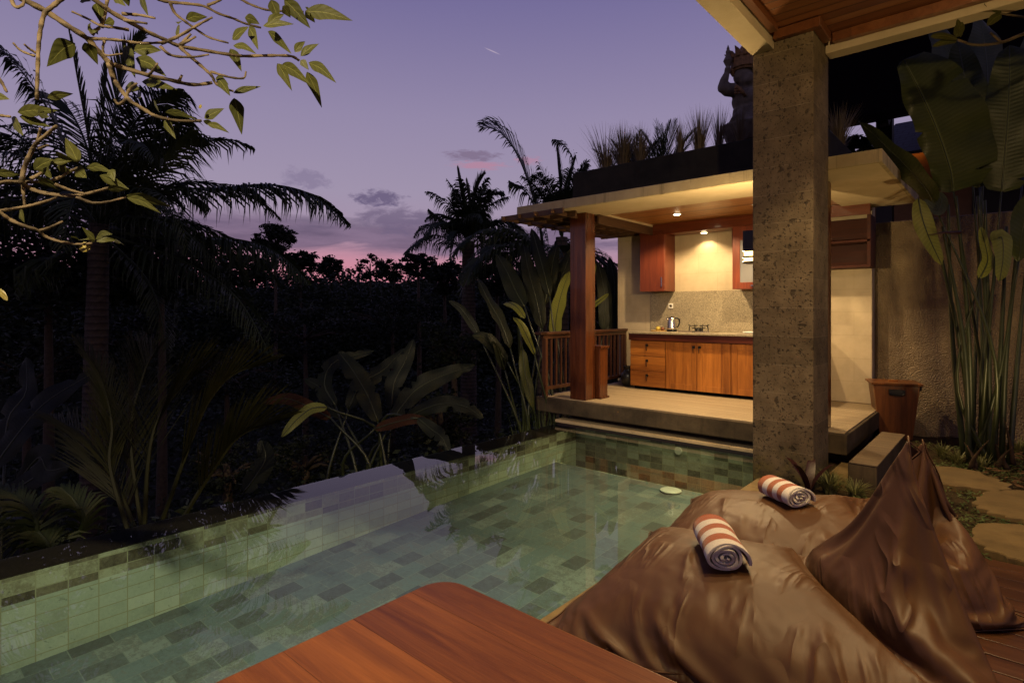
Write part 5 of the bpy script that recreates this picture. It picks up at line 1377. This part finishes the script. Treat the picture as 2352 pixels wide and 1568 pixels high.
# ---------------------------------------------------------------- statue on the roof
TS = 7.2
def S(x, y, dz=0): return at(1638 + x * .1714, 84 + y * .1714, TS + dz)
pp = .1714 / FPX * TS
st = thing('stone_statue', 'grey carved guardian statue raising one arm above the planted roof', 'statue', S(480, 1400))
b = MB()
def sb(x, y, r, dz=0, rx=1, ry=1, rz=1): b.ball(S(x, y, dz), r * pp, rx, ry, rz, 14, 10)
sb(400, 530, 128, 0, 1, 1, 1.02); sb(470, 590, 90, -.08, 1.1, 1, .8); sb(500, 520, 40, -.14)      # head, jowl, nose
sb(505, 700, 205, .02, 1.15, .8, .62); sb(500, 860, 235, 0, 1.05, .9, .75); sb(500, 1010, 225, 0, 1.05, .9, .6)
b.tube([S(290, 720), S(180, 715, -.02), S(120, 690, -.03)], [95 * pp, 88 * pp, 62 * pp], 12); b.tube([S(122, 690, -.03), S(150, 580, -.03), S(190, 480, -.03)], [66 * pp, 56 * pp, 36 * pp], 12)
sb(120, 695, 62, -.03); sb(195, 455, 46, -.03)
for k in range(4): sb(168 + k * 18, 430 - (k % 2) * 8, 17, -.06, 1, 1, 1.6)
b.tube([S(720, 720), S(800, 820), S(760, 960)], [92 * pp, 70 * pp, 55 * pp], 12); sb(745, 980, 50)
b.tube([S(420, 1040, -.05), S(330, 1120, -.15), S(420, 1180, -.2)], [110 * pp, 95 * pp, 70 * pp], 12); b.tube([S(600, 1040, -.05), S(700, 1120, -.15), S(600, 1180, -.2)], [110 * pp, 95 * pp, 70 * pp], 12)
b.tube([S(500, 620), S(500, 700)], [95 * pp, 120 * pp], 12)
body = b.build('body', M['statue'], st, smooth=True)
m = body.modifiers.new('remesh', 'REMESH'); m.mode = 'VOXEL'; m.voxel_size = .016; m.use_smooth_shade = True
m = body.modifiers.new('soften', 'SMOOTH'); m.factor = .6; m.iterations = 4
b = MB()   # crown with leaf-shaped crests
b.lathe(S(420, 430), [(150 * pp, -.04), (165 * pp, .02), (140 * pp, .05), (150 * pp, .09), (120 * pp, .16), (70 * pp, .24), (30 * pp, .30)], 20)
for k in range(11):
    a = k / 11 * 6.283; c = S(420, 400); o = Vector((math.cos(a), math.sin(a), 0)) * 150 * pp; s_ = Vector((-math.sin(a), math.cos(a), 0)) * 50 * pp
    b.obox(c + o * 1.0 + Vector((0, 0, .03)), s_, o * .14, Vector((0, 0, .07))); q = c + o * 1.05 + Vector((0, 0, .10))
    b.tube([q, q + o * .25 + Vector((0, 0, .06)), q + o * .65 + Vector((0, 0, .09))], [48 * pp, 30 * pp, 4 * pp], 6)
b.tube([S(285, 420), S(250, 470), S(265, 540)], [30 * pp, 42 * pp, 10 * pp], 8)
b.build('crown', M['gold_stone'], st, smooth=False, bevel=.004)
b = MB(); c = S(200, 430, -.03)
b.lathe(c, [(30 * pp, 0), (30 * pp, 30 * pp), (62 * pp, 100 * pp), (50 * pp, 130 * pp), (32 * pp, 165 * pp), (26 * pp, 180 * pp), (30 * pp, 210 * pp), (30 * pp, 230 * pp), (18 * pp, 250 * pp), (20 * pp, 262 * pp), (3 * pp, 312 * pp)], 12)
b.build('held_finial', M['statue'], st, smooth=False)
b = MB()
for k in range(9): b.ball(S(300 + (k % 3) * 34, 690 + (k // 3) * 34, -.14), 17 * pp, 1, 1, 1, 8, 6)
b.tube([S(300, 660, -.14), S(400, 740, -.16), S(430, 800, -.15)], [22 * pp] * 3, 8); b.build('chest_ornament', M['gold_stone'], st, smooth=True)
b = MB(); c = S(500, 1560); b.lathe(c, [(260 * pp, -.2), (260 * pp, .10), (300 * pp, .12), (380 * pp, .30), (390 * pp, .33), (300 * pp, .38), (250 * pp, .46), (240 * pp, .54)], 8); b.build('plinth', M['statue'], st, bevel=.008)

# ---------------------------------------------------------------- neighbouring house
nh = thing('neighbour_house', 'dark neighbouring house with tiled roof and deep open eaves behind the wall', 'house', (2, 15, 0))
bx('house_wall', (-2.3, 8, 14.2, 14.5, 0, 4.9), M['house_wall'], nh, bevel=0)
b = MB()
b.v = []; i = [b.vert(q) for q in ((-2.1, 12.9, 4.50), (9, 12.9, 4.50), (9, 15.4, 5.75), (-2.0, 15.4, 5.75), (-2.1, 12.9, 4.56), (9, 12.9, 4.56), (9, 15.4, 5.81), (-2.0, 15.4, 5.81))]
for q in ((0, 3, 2, 1), (4, 5, 6, 7), (0, 1, 5, 4), (1, 2, 6, 5), (2, 3, 7, 6), (3, 0, 4, 7)): b.face(*[i[k] for k in q])
b.build('tiled_roof', M['rooftile'], nh)
b = MB(); i = [b.vert(q) for q in ((-3.0, 11.0, 4.68), (11, 11.0, 4.68), (11, 19, 11.2), (-4.6, 19, 11.2), (-3.0, 11.0, 4.83), (11, 11.0, 4.83), (11, 19, 11.4), (-4.6, 19, 11.4))]
for q in ((0, 3, 2, 1), (4, 5, 6, 7), (0, 1, 5, 4), (1, 2, 6, 5), (2, 3, 7, 6), (3, 0, 4, 7)): b.face(*[i[k] for k in q])
b.build('upper_roof', M['dark'], nh)
for k in range(12): MB().bar((-2.7 + k * 1.1, 11.1, 4.68), (-2.5 + k * 1.1, 16.5, 9.08), .12, .16).build('rafter', M['dark_timber'], nh)
bx('tie_beam', (-2.8, 10.5, 12.2, 12.4, 5.30, 5.45), M['lattice'], nh)
for x in (-1.9, 1.2, 4.3): bx('house_post', (x, x + .25, 12.3, 12.55, 0, 5.6), M['dark_timber'], nh)
b = MB(); b.box(-.6, 2.2, 14.15, 14.199, 3.2, 4.3); b.build('shuttered_window', M['dark_timber'], nh)
hl = at(2108, 345, 11.55)
o = thing('house_lamp', 'small orange wall lamp glowing under the neighbouring eaves', 'lamp', hl)
b = MB(); b.ball(hl, .05, 2.2, 1, .6); b.build('glowing_glass', M['far_lamp'], o, smooth=True)
b = MB(); b.tube([hl + Vector((0, .06, -.02)), hl + Vector((0, .25, -.02))], .02, 8); b.build('bracket', M['iron'], o)

# ---------------------------------------------------------------- beanbags and towels
B1P, B1Q = bag_two(1.82, 1.30, (.58, .34), [(88, 56, (.27, .26, 1.0)), (88, 0, (.68, -.46, .05))], seed=1, x0=-.85, slack=1.07, fine=5)
B2P, B2Q = bag_two(1.88, 1.34, (.58, .36), [(88, 42, (.46, .14, .82)), (88, 0, (.94, -.07, .015))], seed=4, x0=-.85, slack=1.075, fine=5)
BAG1 = (-.62, 2.80, 0); BAG2 = (-.85, 3.86, 0)
bag_object('beanbag', 'brown satin beanbag nearest the table, its peaked back pulled up tall', B1P, B1Q, BAG1, 0, 'brown satin beanbags on the deck')
bag_object('beanbag', 'brown satin beanbag nearest the stone column, half hidden by the other one', B2P, B2Q, BAG2, 0, 'brown satin beanbags on the deck')
def bag_top(P, loc, x, y):
    d = np.hypot(P[:, 0] + loc[0] - x, P[:, 1] + loc[1] - y); return float(P[d < .06][:, 2].max())
def rolled(p_back, p_front, zs, w, h, label, seed):
    """spiral of towelling, loose end hanging at the front"""
    r = random.Random(seed)
    a = Vector((*p_back, zs[0])); c = Vector((*p_front, zs[1])); ax = (c - a).normalized(); up = Vector((0, 0, 1)); up = (up - ax * up.dot(ax)).normalized(); sd = ax.cross(up)
    turns, n, th, m = 4.2, 150, .0135, 26; b = MB(); rows = []
    L = (c - a).length
    for j in range(m + 1):
        u = j / m; row = []
        for k in range(n + 1):
            s = k / n; t = s * turns * 2 * math.pi + 2.235; rr = .012 + (.5 - .012) * s ** .85
            wob = 1 + .10 * math.sin(t * 3 + seed) * (1 - s) + .05 * math.sin(t * 1.7 + seed * 2) + .025 * math.sin(u * 9 + t * 2)
            if s > .95: rr *= 1 + .28 * ((s - .95) / .05) ** 2 * (1.0 if u > .5 else .6)
            slump = 1 - .10 * u
            for o in (-1, 1):
                q = (rr + o * th * .5 / w * (1 - .3 * (s < .03))) * wob
                x = q * math.cos(t) * w; z = q * math.sin(t) * h * slump
                z = max(z, -h * .44)
                end = ax * (.006 * math.sin(t * 2.3) + .010 * (1 - s)) * (u if u > .9 else 0)
                row.append(b.vert(a + ax * L * u + sd * x + up * z + end + Vector((0, 0, 0)), (u, 1 if o > 0 else 0)))
        rows.append(row)
    for j in range(m):
        for k in range(n):
            for o in (0, 1):
                q = (rows[j][2 * k + o], rows[j][2 * k + 2 + o], rows[j + 1][2 * k + 2 + o], rows[j + 1][2 * k + o]); b.face(*(q if o else q[::-1]))
    for j in (0, m):
        for k in range(n): b.face(rows[j][2 * k], rows[j][2 * k + 1], rows[j][2 * k + 3], rows[j][2 * k + 2])
    for k in (0, n):
        for j in range(m): b.face(rows[j][2 * k], rows[j + 1][2 * k], rows[j + 1][2 * k + 1], rows[j][2 * k + 1])
    o = b.build('rolled_towel', M['towel'], smooth=True); m_ = o.modifiers.new('bevel', 'BEVEL'); m_.width = .003; m_.segments = 2; m_.limit_method = 'ANGLE'
    return tag(o, label, 'towel', 'rolled towels on the beanbags')
def bz(P, loc, p, h): return bag_top(P, loc, *p) + h * .42
a, c = (-1.20, 2.94), (-1.00, 2.64)
rolled(a, c, (bz(B1P, BAG1, a, .16), bz(B1P, BAG1, c, .16)), .175, .15, 'rust and white striped rolled towel on the beanbag nearest the table', 2)
a, c = (-1.22, 3.98), (-.99, 3.80)
rolled(a, c, (bz(B2P, BAG2, a, .15), bz(B2P, BAG2, c, .15)), .175, .14, 'rust and white striped rolled towel on the beanbag nearest the column', 5)

# ================================================================ LIGHT
def pendant(x, y, z, e, label):
    t = thing('pendant_lamp', label, 'lamp', (x, y, z), 'porch pendant lamps')
    b = MB(); b.tube([(x, y, z + .09), (x, y, 4.139)], .006, 6); b.build('cord', M['black'], t)
    MB().ball((x, y, z), .09).build('glass_globe', M['sconce_glow'], t, smooth=True)
    if e: spot('pendant_light', (x, y, z - .10), e, (1, .69, .32), 172, .25, .07)
    point('pendant_glow', (x, y, z - .13), 170, (1, .69, .32), .07)
pendant(.25, 2.75, 3.95, 0, 'glowing globe lamp hanging inside the porch')
fl = thing('added_pool_lamp', 'small black lamp added out of view under the porch beam to brighten the pool', 'lamp', (-1.60, -.9, 3.9))  # unseen lamp and fixture added to brighten the pool's left wall
b = MB(); b.tube([(-1.62, -.92, 3.984), (-1.62, -.92, 3.90)], .012, 8); b.tube([(-1.58, -.95, 3.93), (-1.70, -.84, 3.85)], [.05, .06], 16); b.build('added_lamp_head', M['black'], fl)
spot('added_pool_fill', (-1.72, -.82, 3.83), 880, (1, .80, .50), 70, .7, .05, target=(-4.7, 3.3, -.2))
for k, (y, lb) in enumerate(((-.9, 'lit porch ceiling downlight behind the table'), (-.1, 'lit porch ceiling downlight above the table edge'), (3.25, 'lit porch ceiling downlight above the nearest beanbag'), (4.4, 'lit porch ceiling downlight above the far beanbag'))):
    downlight('porch_downlight', -.85, y, 4.1395, lb, 'porch downlights', .06)
    spot('porch_lamp', (-.85, y, 4.11), 330 if y > 1 else 400, (1, .70, .33), 72 if y < 1 else 90, .40, .05)
spot('kitchen_lamp', (-3.61, 7.67, RZ + .0), 250, size=150, blend=.3, soft=.035)
downlight('ceiling_downlight', -2.5, 7.67, RZ + .0295, 'lit kitchen ceiling downlight hidden behind the stone column', 'kitchen downlights')
spot('kitchen_lamp', (-2.5, 7.67, RZ + .0), 200, size=110, blend=.3, soft=.035)
spot('niche_lamp', (-3.62, 8.64, 2.77), 26, size=130, blend=.5, soft=.03)
point('wall_lamp_light', (CX0 - .215, 5.85, 2.10), 130, (1, .70, .33), .04)
gl = thing('garden_spotlight', 'small black garden spotlight on the ground beside the tall plant', 'lamp', (.40, 6.25, 0))
b = MB(); b.tube([(.40, 6.25, -.03), (.40, 6.25, .12)], .012, 8); b.tube([(.43, 6.20, .08), (.38, 6.29, .18)], [.03, .04], 14); b.build('lamp_body', M['black'], gl)
spot('garden_spot', (.36, 6.32, .22), 80, col=(1, .70, .30), size=120, blend=.7, soft=.04, target=(-.05, 7.6, 2.9))
point('house_lamp_light', hl + Vector((0, -.2, 0)), .8, (1, .38, .08))

# ================================================================ SKY
w = bpy.data.worlds.new('World'); sc.world = w; w.use_nodes = True
nt = w.node_tree; N_ = nt.nodes; L_ = nt.links; bg = N_['Background']
class WN(NT):
    def __init__(s): s.t = nt; s.n = N_; s.c = N_.new('ShaderNodeTexCoord')
W = WN(); g = W.c.outputs['Generated']; d = W.sep(g)
el = d[2]
base = W.ramp(el, [(.0, lin((150, 118, 142))), (.055, lin((172, 132, 154))), (.11, lin((166, 144, 166))), (.20, lin((160, 147, 172))), (.32, lin((147, 136, 168))), (.50, lin((112, 105, 152))), (.75, lin((80, 76, 126))), (1, lin((60, 58, 108)))])
gd = Vector((-SA - .30 * CA, CA - .30 * SA, .07)).normalized()
dot = W.add('VectorMath', operation='DOT_PRODUCT'); L_.new(g, dot.inputs[0]); dot.inputs[1].default_value = gd
az_ = W.ramp(dot.outputs['Value'], [(.80, (0, 0, 0)), (.97, (.7, .7, .7)), (1, (1, 1, 1))])
low = W.ramp(el, [(.045, (1, 1, 1)), (.14, (0, 0, 0))])
col = W.mix(W.math('MULTIPLY', az_, low), base, lin((222, 140, 156)))
low2 = W.ramp(el, [(.05, (0, 0, 0)), (.075, (1, 1, 1)), (.095, (1, 1, 1)), (.12, (0, 0, 0))])
# cloud bank above the ridge, long and flat
v = W.comb(W.math('MULTIPLY', d[0], 3.0), W.math('MULTIPLY', d[1], 3.0), W.math('MULTIPLY', el, 17.0))
n1 = W.noise(v, 1.7, 7, .58, .4)
bank = W.ramp(W.math('ADD', el, W.math('MULTIPLY', W.math('SUBTRACT', n1, .5), .05)), [(.092, (0, 0, 0)), (.108, (.95, .95, .95)), (.142, (1, 1, 1)), (.160, (0, 0, 0))])
azb = W.ramp(dot.outputs['Value'], [(.84, (0, 0, 0)), (.95, (.17, .17, .17))])
cm = W.math('MULTIPLY', W.ramp(W.math('ADD', n1, azb), [(.44, (0, 0, 0)), (.57, (1, 1, 1))]), bank)
ccol = W.ramp(W.noise(v, 3.1, 6, .6), [(.35, lin((98, 84, 110))), (.65, lin((128, 108, 134)))])
col = W.mix(W.math('MULTIPLY', cm, .9), col, ccol)
def puff(x, y, rx, ry, c, amt, sc_=9, thr=.5):
    """one small cloud in the direction of (x, y)"""
    global col
    q = (at(x, y, 1) - Vector((0, 0, CH))).normalized(); r_ = Vector((-q.y, q.x, 0)).normalized() * -1; u_ = r_.cross(q)
    sub = W.add('VectorMath', operation='SUBTRACT'); L_.new(g, sub.inputs[0]); sub.inputs[1].default_value = q
    def dt(vv):
        k = W.add('VectorMath', operation='DOT_PRODUCT'); L_.new(sub.outputs[0], k.inputs[0]); k.inputs[1].default_value = vv; return k.outputs['Value']
    a = W.math('DIVIDE', dt(r_), rx); b_ = W.math('DIVIDE', dt(u_), ry)
    rr = W.math('ADD', W.math('MULTIPLY', a, a), W.math('MULTIPLY', b_, b_))
    nn = W.noise(W.comb(a, W.math('MULTIPLY', b_, .7), x * .01), 2.4, 7, .65, .5)
    f = W.math('SUBTRACT', W.math('MULTIPLY', nn, 2.1), W.math('MULTIPLY', rr, .75))
    m_ = W.ramp(f, [(thr, (0, 0, 0)), (thr + .45, (amt,) * 3)])
    facing = W.add('VectorMath', operation='DOT_PRODUCT'); L_.new(g, facing.inputs[0]); facing.inputs[1].default_value = q
    m_ = W.math('MULTIPLY', m_, W.math('GREATER_THAN', facing.outputs['Value'], .3))
    col = W.mix(m_, col, c)
puff(868, 456, .055, .018, lin((104, 92, 124)), .9)
puff(700, 412, .05, .022, lin((118, 106, 138)), .5)
puff(1085, 358, .062, .012, lin((122, 104, 130)), .75)
puff(1105, 380, .058, .010, lin((188, 128, 150)), .6)
puff(1215, 370, .03, .010, lin((186, 128, 152)), .5)
puff(930, 505, .10, .03, lin((112, 98, 126)), .8)
# short contrail
q = (at(1131, 118, 1) - Vector((0, 0, CH))).normalized(); r_ = (at(1150, 126, 1) - at(1112, 109, 1)).normalized(); u_ = r_.cross(q).normalized()
sub = W.add('VectorMath', operation='SUBTRACT'); L_.new(g, sub.inputs[0]); sub.inputs[1].default_value = q
ks = []
for vv, s_ in ((r_, .0145), (u_, .0011)):
    k = W.add('VectorMath', operation='DOT_PRODUCT'); L_.new(sub.outputs[0], k.inputs[0]); k.inputs[1].default_value = vv; e_ = W.math('DIVIDE', k.outputs['Value'], s_); ks.append(W.math('MULTIPLY', e_, e_))
f = W.math('ADD', ks[0], ks[1]); m_ = W.ramp(f, [(.1, (.55,) * 3), (1, (0, 0, 0))])
fc = W.add('VectorMath', operation='DOT_PRODUCT'); L_.new(g, fc.inputs[0]); fc.inputs[1].default_value = q
col = W.mix(W.math('MULTIPLY', m_, W.math('GREATER_THAN', fc.outputs['Value'], .9)), col, lin((205, 185, 200)))
L_.new(col, bg.inputs[0]); bg.inputs[1].default_value = 1.0

# ================================================================ CAMERA
cam = bpy.data.cameras.new('camera'); co = bpy.data.objects.new('camera', cam); COL.objects.link(co)
co.location = (0, 0, CH); co.rotation_euler = (rad(90), 0, AZ)
cam.sensor_width = 36; cam.lens = 36 * FPX / 2352; cam.shift_y = -(784 - HY) / 2352
cam.clip_start = .05; cam.clip_end = 3000
sc.camera = co
sc.view_settings.view_transform = 'Standard'; sc.view_settings.look = 'None'; sc.view_settings.exposure = 0; sc.view_settings.gamma = 1
cy = sc.cycles
cy.use_denoising = True; cy.max_bounces = 8; cy.diffuse_bounces = 4; cy.glossy_bounces = 4; cy.transmission_bounces = 4; cy.transparent_max_bounces = 12
cy.caustics_reflective = False; cy.caustics_refractive = False; cy.sample_clamp_indirect = 4; cy.blur_glossy = .5
